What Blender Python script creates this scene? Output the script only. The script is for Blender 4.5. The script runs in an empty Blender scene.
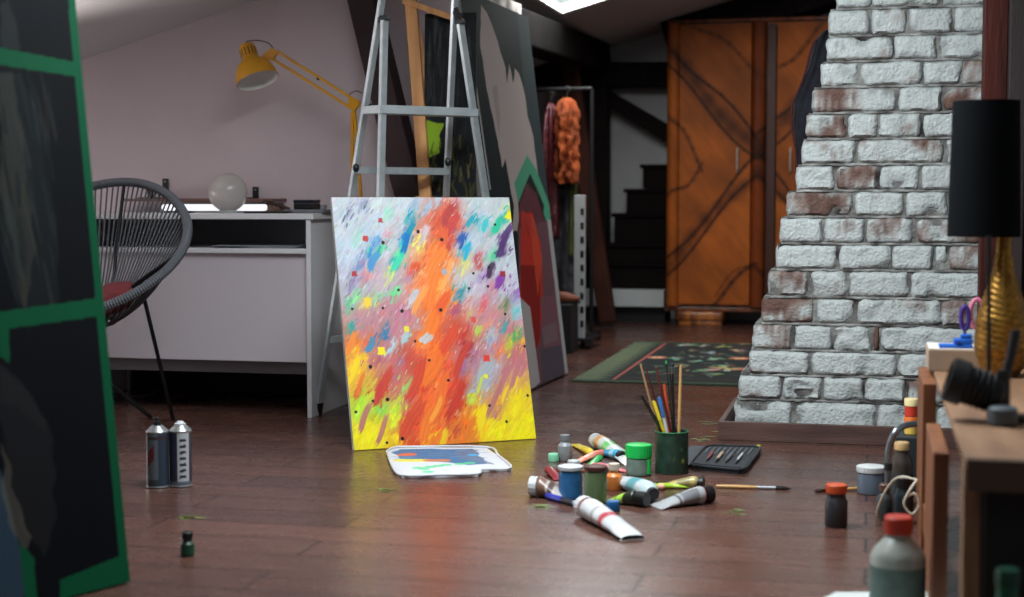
import bpy, bmesh, math, random
import numpy as np
from mathutils import Vector, Matrix, noise

random.seed(7); rng = np.random.default_rng(11)
SC = bpy.context.scene
COL = SC.collection
PI = math.pi

# ------------------------------------------------------------------ camera geometry (used to measure the room)
FPX = 1550.0; YAW = math.atan(358 / FPX); PIT = math.atan(98.5 / FPX); EYE = 0.80
cF = Vector((-math.sin(YAW) * math.cos(PIT), math.cos(YAW) * math.cos(PIT), -math.sin(PIT)))
cR = Vector((math.cos(YAW), math.sin(YAW), 0)); cU = cR.cross(cF); cC = Vector((0, 0, EYE))
def ray(px, py): return cF + cR * ((px - 512) / FPX) + cU * ((298.5 - py) / FPX)
def G(px, py, z=0.0):
    r = ray(px, py); return cC + r * ((z - EYE) / r.z)
def Q(px, py, Y):
    r = ray(px, py); return cC + r * (Y / r.y)
def QP(px, py, P, n):
    r = ray(px, py); return cC + r * ((P - cC).dot(n) / r.dot(n))

# ------------------------------------------------------------------ colour, materials
def lin(v):
    v = v / 255.0
    return v / 12.92 if v <= 0.04045 else ((v + 0.055) / 1.055) ** 2.4
def c(r, g, b): return (lin(r), lin(g), lin(b), 1.0)
_mats = {}
def pm(col, rough=0.5, metal=0.0, name='surface', var=0.0, vscale=12.0, bump=0.0, bscale=40.0, coat=0.0, stretch=None, trans=0.0, alpha=1.0, spec=0.5, dark=None):
    key = (tuple(col), rough, metal, var, vscale, bump, bscale, coat, stretch, trans, alpha, spec, dark)
    if key in _mats: return _mats[key]
    m = bpy.data.materials.new(name); m.use_nodes = True
    nt = m.node_tree; b = nt.nodes['Principled BSDF']; L = nt.links
    base = c(*col)
    b.inputs['Base Color'].default_value = base
    b.inputs['Roughness'].default_value = rough; b.inputs['Metallic'].default_value = metal
    b.inputs['Coat Weight'].default_value = coat; b.inputs['Transmission Weight'].default_value = trans
    b.inputs['Alpha'].default_value = alpha; b.inputs['Specular IOR Level'].default_value = spec
    if var or bump:
        tc = nt.nodes.new('ShaderNodeTexCoord'); mp = nt.nodes.new('ShaderNodeMapping')
        L.new(tc.outputs['Object'], mp.inputs['Vector'])
        if stretch: mp.inputs['Scale'].default_value = stretch
        if var:
            n = nt.nodes.new('ShaderNodeTexNoise'); n.inputs['Scale'].default_value = vscale; n.inputs['Detail'].default_value = 6
            L.new(mp.outputs[0], n.inputs['Vector'])
            rp = nt.nodes.new('ShaderNodeValToRGB')
            d = c(*dark) if dark else tuple(x * (1 - var) for x in base[:3]) + (1,)
            rp.color_ramp.elements[0].position = .35; rp.color_ramp.elements[1].position = .65
            rp.color_ramp.elements[0].color = d
            rp.color_ramp.elements[1].color = tuple(min(1, x * (1 + var * .5)) for x in base[:3]) + (1,)
            L.new(n.outputs['Fac'], rp.inputs[0]); L.new(rp.outputs[0], b.inputs['Base Color'])
        if bump:
            n2 = nt.nodes.new('ShaderNodeTexNoise'); n2.inputs['Scale'].default_value = bscale; n2.inputs['Detail'].default_value = 5
            L.new(mp.outputs[0], n2.inputs['Vector'])
            bp = nt.nodes.new('ShaderNodeBump'); bp.inputs['Strength'].default_value = bump; bp.inputs['Distance'].default_value = .01
            L.new(n2.outputs['Fac'], bp.inputs['Height']); L.new(bp.outputs[0], b.inputs['Normal'])
    _mats[key] = m; return m
def vmat(rough=0.5, name='painted', coat=0.0, bump=0.0, bscale=60, spec=.5):
    key = ('v', rough, coat, bump, bscale, spec)
    if key in _mats: return _mats[key]
    m = bpy.data.materials.new(name); m.use_nodes = True; nt = m.node_tree; b = nt.nodes['Principled BSDF']
    a = nt.nodes.new('ShaderNodeVertexColor'); a.layer_name = 'Col'
    nt.links.new(a.outputs['Color'], b.inputs['Base Color']); b.inputs['Roughness'].default_value = rough
    b.inputs['Coat Weight'].default_value = coat; b.inputs['Specular IOR Level'].default_value = spec
    if bump:
        tc = nt.nodes.new('ShaderNodeTexCoord'); n2 = nt.nodes.new('ShaderNodeTexNoise'); n2.inputs['Scale'].default_value = bscale; n2.inputs['Detail'].default_value = 6
        nt.links.new(tc.outputs['Object'], n2.inputs['Vector'])
        bp = nt.nodes.new('ShaderNodeBump'); bp.inputs['Strength'].default_value = bump; bp.inputs['Distance'].default_value = .01
        nt.links.new(n2.outputs['Fac'], bp.inputs['Height']); nt.links.new(bp.outputs[0], b.inputs['Normal'])
    _mats[key] = m; return m
def wood(col, dark, rough=.45, axis=2, scale=1.0, name='wood'):
    st = [14.0 * scale] * 3; st[axis] = 1.2 * scale
    return pm(col, rough, 0, name, var=.35, vscale=2.2, bump=.15, bscale=8, stretch=tuple(st), dark=dark)
ALU = pm((196, 203, 206), .42, .55, 'aluminium', var=.12, vscale=20, bump=.04)
BLACK = pm((14, 15, 18), .45, name='black_plastic')
BLACKM = pm((12, 13, 16), .5, .1, name='black_metal')
WHITE = pm((205, 204, 206), .45, name='white_laminate')
DBEAM = pm((24, 15, 14), .8, spec=.2, name='dark_timber', var=.4, vscale=2.5, bump=.4, bscale=7, stretch=(6, 6, 6))

# ------------------------------------------------------------------ mesh helpers
def BM(): return bmesh.new()
def new(name, bm, mat, parent=None, ang=35, smooth=True):
    me = bpy.data.meshes.new(name)
    bmesh.ops.recalc_face_normals(bm, faces=bm.faces)
    bm.to_mesh(me); bm.free()
    for m in (mat if isinstance(mat, (list, tuple)) else [mat]): me.materials.append(m)
    if smooth:
        me.shade_smooth()
        try: me.set_sharp_from_angle(angle=math.radians(ang))
        except Exception: pass
    o = bpy.data.objects.new(name, me); COL.objects.link(o)
    if parent: o.parent = parent
    return o
def thing(name, label, cat, loc=(0, 0, 0), rz=0.0, group=None, M=None):
    o = bpy.data.objects.new(name, None); COL.objects.link(o); o.empty_display_size = .05
    o.matrix_world = M if M is not None else Matrix.Translation(loc) @ Matrix.Rotation(rz, 4, 'Z')
    o['label'] = label; o['category'] = cat
    if group: o['group'] = group
    return o
def tag(o, label, cat, group=None, kind=None):
    o['label'] = label; o['category'] = cat
    if group: o['group'] = group
    if kind: o['kind'] = kind
    return o
def struct(name, bm, mat, label=None, smooth=False):
    o = new(name, bm, mat, smooth=smooth); o['kind'] = 'structure'
    if label: o['label'] = label
    return o
def ocopy(root, M, label, group=None):
    r = root.copy(); COL.objects.link(r); r.matrix_world = M; r['label'] = label
    if group: r['group'] = group
    for ch in list(root.children):
        d = ch.copy(); COL.objects.link(d); d.parent = r
        for g in list(ch.children):
            e = g.copy(); COL.objects.link(e); e.parent = d
    return r
def box(bm, x0, x1, y0, y1, z0, z1, bev=0.0, M=None, seg=2):
    mm = Matrix.Translation(((x0 + x1) / 2, (y0 + y1) / 2, (z0 + z1) / 2)) @ Matrix.Diagonal((abs(x1 - x0), abs(y1 - y0), abs(z1 - z0), 1))
    r = bmesh.ops.create_cube(bm, size=1.0, matrix=mm); vs = r['verts']
    if bev:
        es = list({e for v in vs for e in v.link_edges})
        rr = bmesh.ops.bevel(bm, geom=es, offset=bev, segments=seg, affect='EDGES', profile=.5)
        vs = list({v for f in rr['faces'] for v in f.verts} | {v for v in vs if v.is_valid})
        if M is not None:
            # gather all verts of the connected island
            seen = set(vs); st = list(vs)
            while st:
                v = st.pop()
                for e in v.link_edges:
                    w = e.other_vert(v)
                    if w not in seen: seen.add(w); st.append(w)
            vs = list(seen)
    if M is not None: bmesh.ops.transform(bm, matrix=M, verts=vs)
    return vs
def frame(p0, p1, up=Vector((0, 0, 1))):
    d = (Vector(p1) - Vector(p0)); z = d.normalized()
    x = up.cross(z)
    if x.length < 1e-4: x = Vector((1, 0, 0)).cross(z)
    x.normalize(); y = z.cross(x)
    M = Matrix((x, y, z)).transposed().to_4x4(); M.translation = Vector(p0); return M, d.length
def bar(bm, p0, p1, w, h, bev=.0, up=Vector((0, 0, 1))):
    M, L = frame(p0, p1, up); box(bm, -w / 2, w / 2, -h / 2, h / 2, 0, L, bev, M)
def lathe(bm, prof, segs=28, M=None, cap=True, flat=(1, 1)):
    rings = []
    for r, z in prof:
        ring = []
        for i in range(segs):
            a = 2 * PI * i / segs
            v = Vector((r * math.cos(a) * flat[0], r * math.sin(a) * flat[1], z))
            ring.append(bm.verts.new(M @ v if M is not None else v))
        rings.append(ring)
    for a, b in zip(rings, rings[1:]):
        for i in range(segs): bm.faces.new((a[i], a[(i + 1) % segs], b[(i + 1) % segs], b[i]))
    if cap:
        bm.faces.new(rings[0][::-1]); bm.faces.new(rings[-1])
    return rings
def tube(bm, pts, r, segs=8, closed=False, flat=1.0):
    pts = [Vector(p) for p in pts]; n = len(pts); rs = r if isinstance(r, (list, tuple)) else [r] * n
    ref = None; rings = []
    for i, p in enumerate(pts):
        if closed: t = pts[(i + 1) % n] - pts[i - 1]
        else: t = pts[min(i + 1, n - 1)] - pts[max(i - 1, 0)]
        t.normalize()
        if ref is None:
            ref = Vector((0, 0, 1)) if abs(t.z) < .9 else Vector((1, 0, 0))
        x = (ref - t * ref.dot(t)).normalized(); y = t.cross(x); ref = x
        rings.append([bm.verts.new(p + (x * math.cos(2 * PI * k / segs) + y * math.sin(2 * PI * k / segs) * flat) * rs[i]) for k in range(segs)])
    m = n if closed else n - 1
    for i in range(m):
        a, b = rings[i], rings[(i + 1) % n]
        for k in range(segs): bm.faces.new((a[k], a[(k + 1) % segs], b[(k + 1) % segs], b[k]))
    if not closed:
        bm.faces.new(rings[0][::-1]); bm.faces.new(rings[-1])
def smoothpath(pts, n=8):
    pts = [Vector(p) for p in pts]; out = []
    for i in range(len(pts) - 1):
        p0 = pts[max(i - 1, 0)]; p1 = pts[i]; p2 = pts[i + 1]; p3 = pts[min(i + 2, len(pts) - 1)]
        for k in range(n):
            t = k / n
            out.append(.5 * ((2 * p1) + (p2 - p0) * t + (2 * p0 - 5 * p1 + 4 * p2 - p3) * t * t + (3 * p1 - p0 - 3 * p2 + p3) * t ** 3))
    out.append(pts[-1]); return out
def prism(bm, pts, z0, z1, M=None):
    a = [bm.verts.new((M @ Vector((x, y, z0))) if M is not None else (x, y, z0)) for x, y in pts]
    b = [bm.verts.new((M @ Vector((x, y, z1))) if M is not None else (x, y, z1)) for x, y in pts]
    n = len(pts)
    bm.faces.new(a[::-1]); bm.faces.new(b)
    for i in range(n): bm.faces.new((a[i], a[(i + 1) % n], b[(i + 1) % n], b[i]))

# ------------------------------------------------------------------ 2-D painting on a grid (true pigment colours, no light)
class Img:
    def __init__(s, w, h, nx, ny, col):
        s.w, s.h, s.nx, s.ny = w, h, nx, ny
        s.X, s.Y = np.meshgrid(np.linspace(0, w, nx), np.linspace(0, h, ny))      # metres
        s.a = np.zeros((ny, nx, 3)); s.a[:] = col; s.z = np.zeros((ny, nx))
    def poly(s, pts, col, alpha=1.0, jag=0.0, wob=0.0):
        X, Y = s.X, s.Y
        if wob:
            X = X + wob * np.sin(Y * 31 + 1.3) * .5 + wob * np.sin(Y * 83 + X * 20) * .4; Y = Y + wob * np.sin(X * 43) * .5
        ins = np.zeros(X.shape, bool); n = len(pts); j = n - 1
        for i in range(n):
            xi, yi = pts[i]; xj, yj = pts[j]
            if abs(yj - yi) > 1e-9:
                cnd = ((yi > Y) != (yj > Y)) & (X < (xj - xi) * (Y - yi) / (yj - yi) + xi); ins ^= cnd
            j = i
        s.a[ins] = s.a[ins] * (1 - alpha) + np.array(col) * alpha
    def stroke(s, x, y, L, W, ang, col, alpha=.9, bristle=.35, h=.0):
        ca, sa = math.cos(ang), math.sin(ang); R = (L + W)
        i0 = max(0, int((x - R) / s.w * s.nx)); i1 = min(s.nx, int((x + R) / s.w * s.nx) + 2)
        j0 = max(0, int((y - R) / s.h * s.ny)); j1 = min(s.ny, int((y + R) / s.h * s.ny) + 2)
        if i0 >= i1 or j0 >= j1: return
        X = s.X[j0:j1, i0:i1] - x; Y = s.Y[j0:j1, i0:i1] - y
        a = (X * ca + Y * sa) / L; b = (-X * sa + Y * ca) / W
        b = b + .35 * np.sin(a * 2.2 + x * 90)
        ph = rng.uniform(0, 6)
        br = 1 - bristle * (.5 + .5 * np.sin(b * 9 + ph)) * np.clip(a + .6, 0, 1)
        m = np.clip((1.02 - np.abs(b) - .35 * np.clip(np.abs(a), 0, 2) ** 3) * 3.5, 0, 1) * np.clip((1 - np.abs(a) + .12 * np.sin(b * 7 + ph)) * 5, 0, 1) * br * alpha
        m = m[..., None]; s.a[j0:j1, i0:i1] = s.a[j0:j1, i0:i1] * (1 - m) + np.array(col) * m
        if h: s.z[j0:j1, i0:i1] = np.maximum(s.z[j0:j1, i0:i1] * (1 - m[..., 0] * .6), m[..., 0] * h * (.6 + .4 * np.sin(b * 9 + ph)))
    def disc(s, x, y, r, col, alpha=1.0, e=1.0):
        m = (np.clip((1.1 - np.sqrt((s.X - x) ** 2 + ((s.Y - y) / e) ** 2) / r) * 5, 0, 1) * alpha)[..., None]
        s.a = s.a * (1 - m) + np.array(col) * m
    def line(s, x0, y0, x1, y1, w0, col, alpha=1.0, w1=None, soft=.4):
        dx, dy = x1 - x0, y1 - y0; L2 = dx * dx + dy * dy
        t = np.clip(((s.X - x0) * dx + (s.Y - y0) * dy) / L2, 0, 1)
        d = np.hypot(s.X - x0 - t * dx, s.Y - y0 - t * dy); w = w0 + (((w1 if w1 is not None else w0)) - w0) * t
        m = (np.clip((w - d) / (w * soft) + .0, 0, 1) * alpha)[..., None]
        s.a = s.a * (1 - m) + np.array(col) * m
    def grain(s, amt, nx=7, ny=60):
        g = fbm(s.X / s.w * nx, s.Y / s.h * ny); s.a *= (1 + amt * (g - .5) * 2)[..., None]
def fbm(x, y, o=4):
    x = np.asarray(x, float); y = np.asarray(y, float); r = np.zeros(x.shape); a = .5; tot = 0
    def h(i, j): return np.modf(np.abs(np.sin(i * 127.1 + j * 311.7) * 43758.5453))[0]
    for k in range(o):
        i = np.floor(x); j = np.floor(y); u = x - i; v = y - j; u = u * u * (3 - 2 * u); v = v * v * (3 - 2 * v)
        r += a * ((h(i, j) * (1 - u) + h(i + 1, j) * u) * (1 - v) + (h(i, j + 1) * (1 - u) + h(i + 1, j + 1) * u) * v)
        tot += a; a *= .5; x = x * 2 + 17.3; y = y * 2 + 9.1
    return r / tot
def gridmesh(name, img, mat, parent=None, mask=None, zoff=0.0, xyz=None):
    """img lies in local x (0..w), y (0..h, up), normal +z. Row 0 is y=0."""
    ny, nx = img.ny, img.nx
    co = np.stack([img.X, img.Y, img.z + zoff], -1).reshape(-1, 3)
    if xyz is not None: co = xyz(co)
    idx = np.arange(nx * ny).reshape(ny, nx)
    q = np.stack([idx[:-1, :-1], idx[:-1, 1:], idx[1:, 1:], idx[1:, :-1]], -1)
    if mask is not None:
        mk = mask[:-1, :-1] & mask[:-1, 1:] & mask[1:, 1:] & mask[1:, :-1]; q = q[mk]
    q = q.reshape(-1, 4)
    used = np.unique(q); rm = -np.ones(nx * ny, int); rm[used] = np.arange(len(used)); q = rm[q]; co = co[used]
    me = bpy.data.meshes.new(name); me.vertices.add(len(co)); me.vertices.foreach_set('co', co.astype(np.float32).ravel())
    me.loops.add(len(q) * 4); me.loops.foreach_set('vertex_index', q.astype(np.int32).ravel())
    me.polygons.add(len(q)); me.polygons.foreach_set('loop_start', (np.arange(len(q)) * 4).astype(np.int32))
    try: me.polygons.foreach_set('loop_total', np.full(len(q), 4, np.int32))
    except Exception: pass
    me.update(calc_edges=True)
    ca = me.color_attributes.new('Col', 'FLOAT_COLOR', 'POINT')
    a = np.clip(img.a, 0, 255) / 255.0; a = np.where(a <= .04045, a / 12.92, ((a + .055) / 1.055) ** 2.4).reshape(-1, 3)[used]
    ca.data.foreach_set('color', np.concatenate([a, np.ones((len(a), 1))], 1).astype(np.float32).ravel())
    me.shade_smooth(); me.materials.append(mat)
    o = bpy.data.objects.new(name, me); COL.objects.link(o)
    if parent: o.parent = parent
    return o
class Panel:
    """a leaning board: bl corner, unit e along the bottom, unit u up the board, n = facing normal"""
    def __init__(s, bl, e, u): s.bl, s.e, s.u = bl, e.normalized(), u.normalized(); s.n = s.e.cross(s.u).normalized()
    def M(s):
        m = Matrix((s.e, s.u, s.n)).transposed().to_4x4(); m.translation = s.bl; return m
    def uv(s, px, py):
        P = QP(px, py, s.bl, s.n) - s.bl; return (P.dot(s.e), P.dot(s.u))

# ================================================================== THE ROOM
WY = G(250, 393).y                    # wall behind the desk
BY = 10.4; XL = -4.2; XR = 2.2; XRIDGE = 1.2; YF = -2.2
def zc(x): return 1.385 + .285 * (x + 3.248) if x <= XRIDGE else zc(XRIDGE) - .3 * (x - XRIDGE)
WALLM = pm((192, 176, 180), .9, name='mauve_plaster', var=.05, vscale=3, bump=.12, bscale=30)
WALLD = pm((196, 196, 198), .9, name='grey_plaster', var=.1, vscale=3, bump=.12, bscale=30)
CEILM = pm((192, 186, 187), .9, name='ceiling_plaster', var=.04, vscale=2, bump=.06, bscale=25)

def floor_mat():
    m = bpy.data.materials.new('laminate_floor'); m.use_nodes = True; nt = m.node_tree; b = nt.nodes['Principled BSDF']; L = nt.links
    tc = nt.nodes.new('ShaderNodeTexCoord'); br = nt.nodes.new('ShaderNodeTexBrick')
    br.inputs['Scale'].default_value = 1; br.inputs['Brick Width'].default_value = 1.25; br.inputs['Row Height'].default_value = .155
    br.inputs['Mortar Size'].default_value = .0036; br.inputs['Mortar Smooth'].default_value = .3; br.inputs['Bias'].default_value = 0
    br.inputs['Color1'].default_value = c(100, 67, 58); br.inputs['Color2'].default_value = c(80, 55, 49); br.inputs['Mortar'].default_value = c(36, 24, 22)
    br.offset = .37; L.new(tc.outputs['Object'], br.inputs['Vector'])
    mp = nt.nodes.new('ShaderNodeMapping'); mp.inputs['Scale'].default_value = (1.5, 22, 1); L.new(tc.outputs['Object'], mp.inputs['Vector'])
    n = nt.nodes.new('ShaderNodeTexNoise'); n.inputs['Scale'].default_value = 2.5; n.inputs['Detail'].default_value = 8; n.inputs['Roughness'].default_value = .65; L.new(mp.outputs[0], n.inputs['Vector'])
    rp = nt.nodes.new('ShaderNodeValToRGB'); rp.color_ramp.elements[0].position = .3; rp.color_ramp.elements[1].position = .72
    rp.color_ramp.elements[0].color = (.55, .52, .5, 1); rp.color_ramp.elements[1].color = (1.25, 1.2, 1.15, 1)
    L.new(n.outputs['Fac'], rp.inputs[0])
    mx = nt.nodes.new('ShaderNodeMix'); mx.data_type = 'RGBA'; mx.blend_type = 'MULTIPLY'; mx.inputs[0].default_value = 1
    L.new(br.outputs['Color'], mx.inputs[6]); L.new(rp.outputs[0], mx.inputs[7])
    # dusty scuffs
    n3 = nt.nodes.new('ShaderNodeTexNoise'); n3.inputs['Scale'].default_value = 7; n3.inputs['Detail'].default_value = 10; n3.inputs['Roughness'].default_value = .8; L.new(tc.outputs['Object'], n3.inputs['Vector'])
    r3 = nt.nodes.new('ShaderNodeValToRGB'); r3.color_ramp.elements[0].position = .62; r3.color_ramp.elements[1].position = .78
    r3.color_ramp.elements[0].color = (0, 0, 0, 1); r3.color_ramp.elements[1].color = (.16, .16, .16, 1); L.new(n3.outputs['Fac'], r3.inputs[0])
    mx2 = nt.nodes.new('ShaderNodeMix'); mx2.data_type = 'RGBA'; L.new(r3.outputs[0], mx2.inputs[0]); L.new(mx.outputs[2], mx2.inputs[6]); mx2.inputs[7].default_value = c(150, 135, 130)
    L.new(mx2.outputs[2], b.inputs['Base Color'])
    rr = nt.nodes.new('ShaderNodeMapRange'); rr.inputs['From Min'].default_value = .3; rr.inputs['From Max'].default_value = .7; rr.inputs['To Min'].default_value = .19; rr.inputs['To Max'].default_value = .34
    L.new(n3.outputs['Fac'], rr.inputs[0]); L.new(rr.outputs[0], b.inputs['Roughness'])
    bp = nt.nodes.new('ShaderNodeBump'); bp.inputs['Strength'].default_value = .25; bp.inputs['Distance'].default_value = .002
    iv = nt.nodes.new('ShaderNodeMath'); iv.operation = 'SUBTRACT'; L.new(n.outputs['Fac'], iv.inputs[0]); L.new(br.outputs['Fac'], iv.inputs[1])
    L.new(iv.outputs[0], bp.inputs['Height']); L.new(bp.outputs[0], b.inputs['Normal'])
    return m
bm = BM(); box(bm, XL - .2, XR + .2, YF - .2, BY + .2, -.08, 0); struct('floor', bm, floor_mat(), 'dark brown laminate board floor')

# ceiling with skylight openings (x0,x1,y0,y1)
s0 = None
def ceil_hit(px, py):
    r = ray(px, py); # z = a + b x
    a = 1.385 + .285 * 3.248; b_ = .285
    t = (a - EYE) / (r.z - b_ * r.x); return cC + r * t
sk = ceil_hit(560, 14)
HOLES = [(sk.x, sk.x + .72, sk.y - 1.3, sk.y), (-1.45, -.35, 2.9, 4.2), (-.9, .2, -.9, .6), (-.30, .45, 7.9, 9.2)]  # last opening is unseen, added to brighten the far end of the attic
xs = sorted({XL - .2, XRIDGE} | {h[0] for h in HOLES} | {h[1] for h in HOLES}); ys = sorted({YF - .2, BY + .2} | {h[2] for h in HOLES} | {h[3] for h in HOLES})
bm = BM()
for i in range(len(xs) - 1):
    for j in range(len(ys) - 1):
        mxx, myy = (xs[i] + xs[i + 1]) / 2, (ys[j] + ys[j + 1]) / 2
        if any(h[0] < mxx < h[1] and h[2] < myy < h[3] for h in HOLES): continue
        P = [(xs[i], ys[j]), (xs[i + 1], ys[j]), (xs[i + 1], ys[j + 1]), (xs[i], ys[j + 1])]
        a = [bm.verts.new((x, y, zc(x))) for x, y in P]; b_ = [bm.verts.new((x, y, zc(x) + .03)) for x, y in P]
        bm.faces.new(a); bm.faces.new(b_[::-1])
        for k in range(4): bm.faces.new((a[k], a[(k + 1) % 4], b_[(k + 1) % 4], b_[k]))
P = [(XRIDGE, YF - .2), (XR + .2, YF - .2), (XR + .2, BY + .2), (XRIDGE, BY + .2)]
a = [bm.verts.new((x, y, zc(x))) for x, y in P]; b_ = [bm.verts.new((x, y, zc(x) + .03)) for x, y in P]
bm.faces.new(a); bm.faces.new(b_[::-1])
for k in range(4): bm.faces.new((a[k], a[(k + 1) % 4], b_[(k + 1) % 4], b_[k]))
struct('ceiling', bm, CEILM, 'sloping attic ceiling of pale plaster')

def glass_mat():
    m = bpy.data.materials.new('window_glass'); m.use_nodes = True; nt = m.node_tree; nt.nodes.clear()
    o = nt.nodes.new('ShaderNodeOutputMaterial'); t = nt.nodes.new('ShaderNodeBsdfTransparent'); g = nt.nodes.new('ShaderNodeBsdfGlossy'); mi = nt.nodes.new('ShaderNodeMixShader')
    t.inputs[0].default_value = (.95, .97, .97, 1); g.inputs['Roughness'].default_value = .03; mi.inputs[0].default_value = .06
    nt.links.new(t.outputs[0], mi.inputs[1]); nt.links.new(g.outputs[0], mi.inputs[2]); nt.links.new(mi.outputs[0], o.inputs[0]); return m
GLASS = glass_mat()
ang = math.atan(.285)
POW = [40, 130, 10, 16]
COLL = [(1, .97, .95), (.90, .97, 1), (.90, .97, 1), (.95, .97, 1)]
for k, h in enumerate(HOLES):
    cx, cy = (h[0] + h[1]) / 2, (h[2] + h[3]) / 2; w = (h[1] - h[0]) / math.cos(ang); l = h[3] - h[2]
    M = Matrix.Translation((cx, cy, zc(cx))) @ Matrix.Rotation(-ang, 4, 'Y')
    bm = BM(); t = .018
    box(bm, -w / 2, w / 2, -l / 2, -l / 2 + t, -.004, .045, 0, M); box(bm, -w / 2, w / 2, l / 2 - t, l / 2, -.004, .045, 0, M)
    box(bm, -w / 2, -w / 2 + t, -l / 2 + t, l / 2 - t, -.004, .045, 0, M); box(bm, w / 2 - t, w / 2, -l / 2 + t, l / 2 - t, -.004, .045, 0, M)
    wf = struct('window_%d' % (k + 1), bm, pm((225, 225, 225), .5, name='window_paint'), 'roof window frame in the sloping ceiling')
    bm = BM(); box(bm, -w / 2 + t, w / 2 - t, -l / 2 + t, l / 2 - t, .008, .012, 0, M); new('pane', bm, GLASS, wf, smooth=False)
    ld = bpy.data.lights.new('daylight', 'AREA'); ld.shape = 'RECTANGLE'; ld.size = w * 1.0; ld.size_y = l * 1.0; ld.energy = POW[k]; ld.color = COLL[k]
    lo = bpy.data.objects.new('daylight', ld); COL.objects.link(lo); lo.matrix_world = M @ Matrix.Translation((0, 0, .05))

def wallpoly(name, Y, x0, x1, mat, th=.12, label=None, holes=None):
    bm = BM(); n = 12; pts = [(x0 + (x1 - x0) * i / n) for i in range(n + 1)]
    ol = [(x0, -.02)] + [(x, zc(x) + .03) for x in pts] + [(x1, -.02)]
    a = [bm.verts.new((x, Y, z)) for x, z in ol]; b_ = [bm.verts.new((x, Y + th, z)) for x, z in ol]; m_ = len(ol)
    bm.faces.new(a); bm.faces.new(b_[::-1])
    for k in range(m_): bm.faces.new((a[k], a[(k + 1) % m_], b_[(k + 1) % m_], b_[k]))
    return struct(name, bm, mat, label)
wallpoly('wall_middle', WY, XL - .1, -1.62, WALLM, label='mauve plaster wall behind the desk')
wallpoly('wall_back', BY, XL - .1, XR + .1, WALLD, label='grey wall at the far end of the attic')
wallpoly('wall_front', YF - .12, XL - .1, XR + .1, WALLD)
# left wall with a low window beside the chair
wy0, wy1, wz0, wz1 = 4.1, 5.6, .25, .95
bm = BM(); zt = zc(XL) + .03
for (y0, y1, z0, z1) in ((YF, wy0, 0, zt), (wy1, BY, 0, zt), (wy0, wy1, 0, wz0), (wy0, wy1, wz1, zt)): box(bm, XL - .12, XL, y0, y1, z0, z1)
struct('wall_left', bm, WALLM, 'low knee wall on the left')
bm = BM(); f_ = .05
box(bm, XL - .09, XL - .02, wy0, wy1, wz0, wz0 + f_); box(bm, XL - .09, XL - .02, wy0, wy1, wz1 - f_, wz1); 
for y in (wy0, (wy0 + wy1) / 2 - f_ / 2, wy1 - f_): box(bm, XL - .09, XL - .02, y, y + f_, wz0 + f_, wz1 - f_)
wf = struct('window_5', bm, pm((225, 225, 225), .5, name='window_paint'), 'low window in the left knee wall')
for y in (wy0 + f_, (wy0 + wy1) / 2 + f_ / 2):
    bm = BM(); box(bm, XL - .06, XL - .054, y, y + (wy1 - wy0) / 2 - 1.5 * f_, wz0 + f_, wz1 - f_); new('pane', bm, GLASS, wf, smooth=False)
ld = bpy.data.lights.new('daylight', 'AREA'); ld.shape = 'RECTANGLE'; ld.size = wz1 - wz0; ld.size_y = wy1 - wy0; ld.energy = 20; ld.color = (1, .93, .93)
lo = bpy.data.objects.new('daylight', ld); COL.objects.link(lo)
lo.matrix_world = Matrix.Translation((XL - .16, (wy0 + wy1) / 2, (wz0 + wz1) / 2)) @ Matrix.Rotation(-PI / 2, 4, 'Y')
bm = BM(); box(bm, XR, XR + .12, YF, BY, -.02, zc(XR) + .03); struct('wall_right', bm, WALLD)
bm = BM(); box(bm, XL, -1.62, WY - .018, WY, 0, .115, .003); struct('baseboard_middle', bm, pm((30, 24, 27), .5, name='dark_baseboard'))

# ---- dark roof timbers
p_far = Q(604, 57, 10.2) + Vector((-.06, 0, 0)); p_near = Q(494, 9, 6.6) + Vector((-.17, 0, 0)); dd = (p_far - p_near)
bm = BM(); bar(bm, p_near - dd * .16, p_far, .20, .18, .012)
struct('trim_1', bm, pm((13, 9, 8), .9, name='old_beam', spec=.1, var=.5, vscale=3, bump=.6, bscale=10), 'dark roof beam running back under the ceiling')
bm = BM()   # peeled plaster skin on the beam's near end
pn = p_near - dd * .165; M_, L_ = frame(pn, p_near)
vs = box(bm, -.106, .106, .02, .098, 0, L_ + .85, .006, M_)
struct('trim_2', bm, pm((190, 184, 180), .9, name='peeling_plaster', var=.8, vscale=7, bump=.6, bscale=20, dark=(56, 40, 36)), 'flaking pale plaster left on the near end of the roof beam')
bm = BM(); a, b_ = Q(364, 0, WY - .08), Q(411, 195, WY - .08); d = b_ - a; k = a.z / (a.z - b_.z); 
bar(bm, a - d * .12, a + d * (k * .985), .105, .12, .006, up=Vector((0, 1, 0))); struct('trim_3', bm, pm((52, 30, 32), .7, name='red_brown_timber', var=.35, vscale=4, bump=.3, bscale=12), 'dark red-brown diagonal brace against the mauve wall')
bm = BM(); bar(bm, Q(596, 331, 10.2), Q(596, 52, 10.2), .17, .17, .01); struct('trim_4', bm, DBEAM, 'dark upright post at the far end')
bm = BM(); bar(bm, Q(566, 40, 9.6), Q(608, 322, 9.6), .10, .10, .01, up=Vector((0, 1, 0))); struct('trim_5', bm, pm((70, 38, 30), .8, name='brown_strut', spec=.2, var=.3, vscale=4, bump=.3, bscale=10), 'brown slanted strut behind the costumes')
bm = BM(); bar(bm, Q(500, 75, 10.25), Q(690, 75, 10.25), .17, .16, .01); struct('trim_6', bm, DBEAM, 'dark cross beam on the far wall')
bm = BM(); bar(bm, Q(606, 97, 10.28), Q(700, 152, 10.28), .10, .15, .01, up=Vector((0, 1, 0))); struct('trim_7', bm, DBEAM, 'dark slanted brace on the far wall')
bm = BM()
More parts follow.
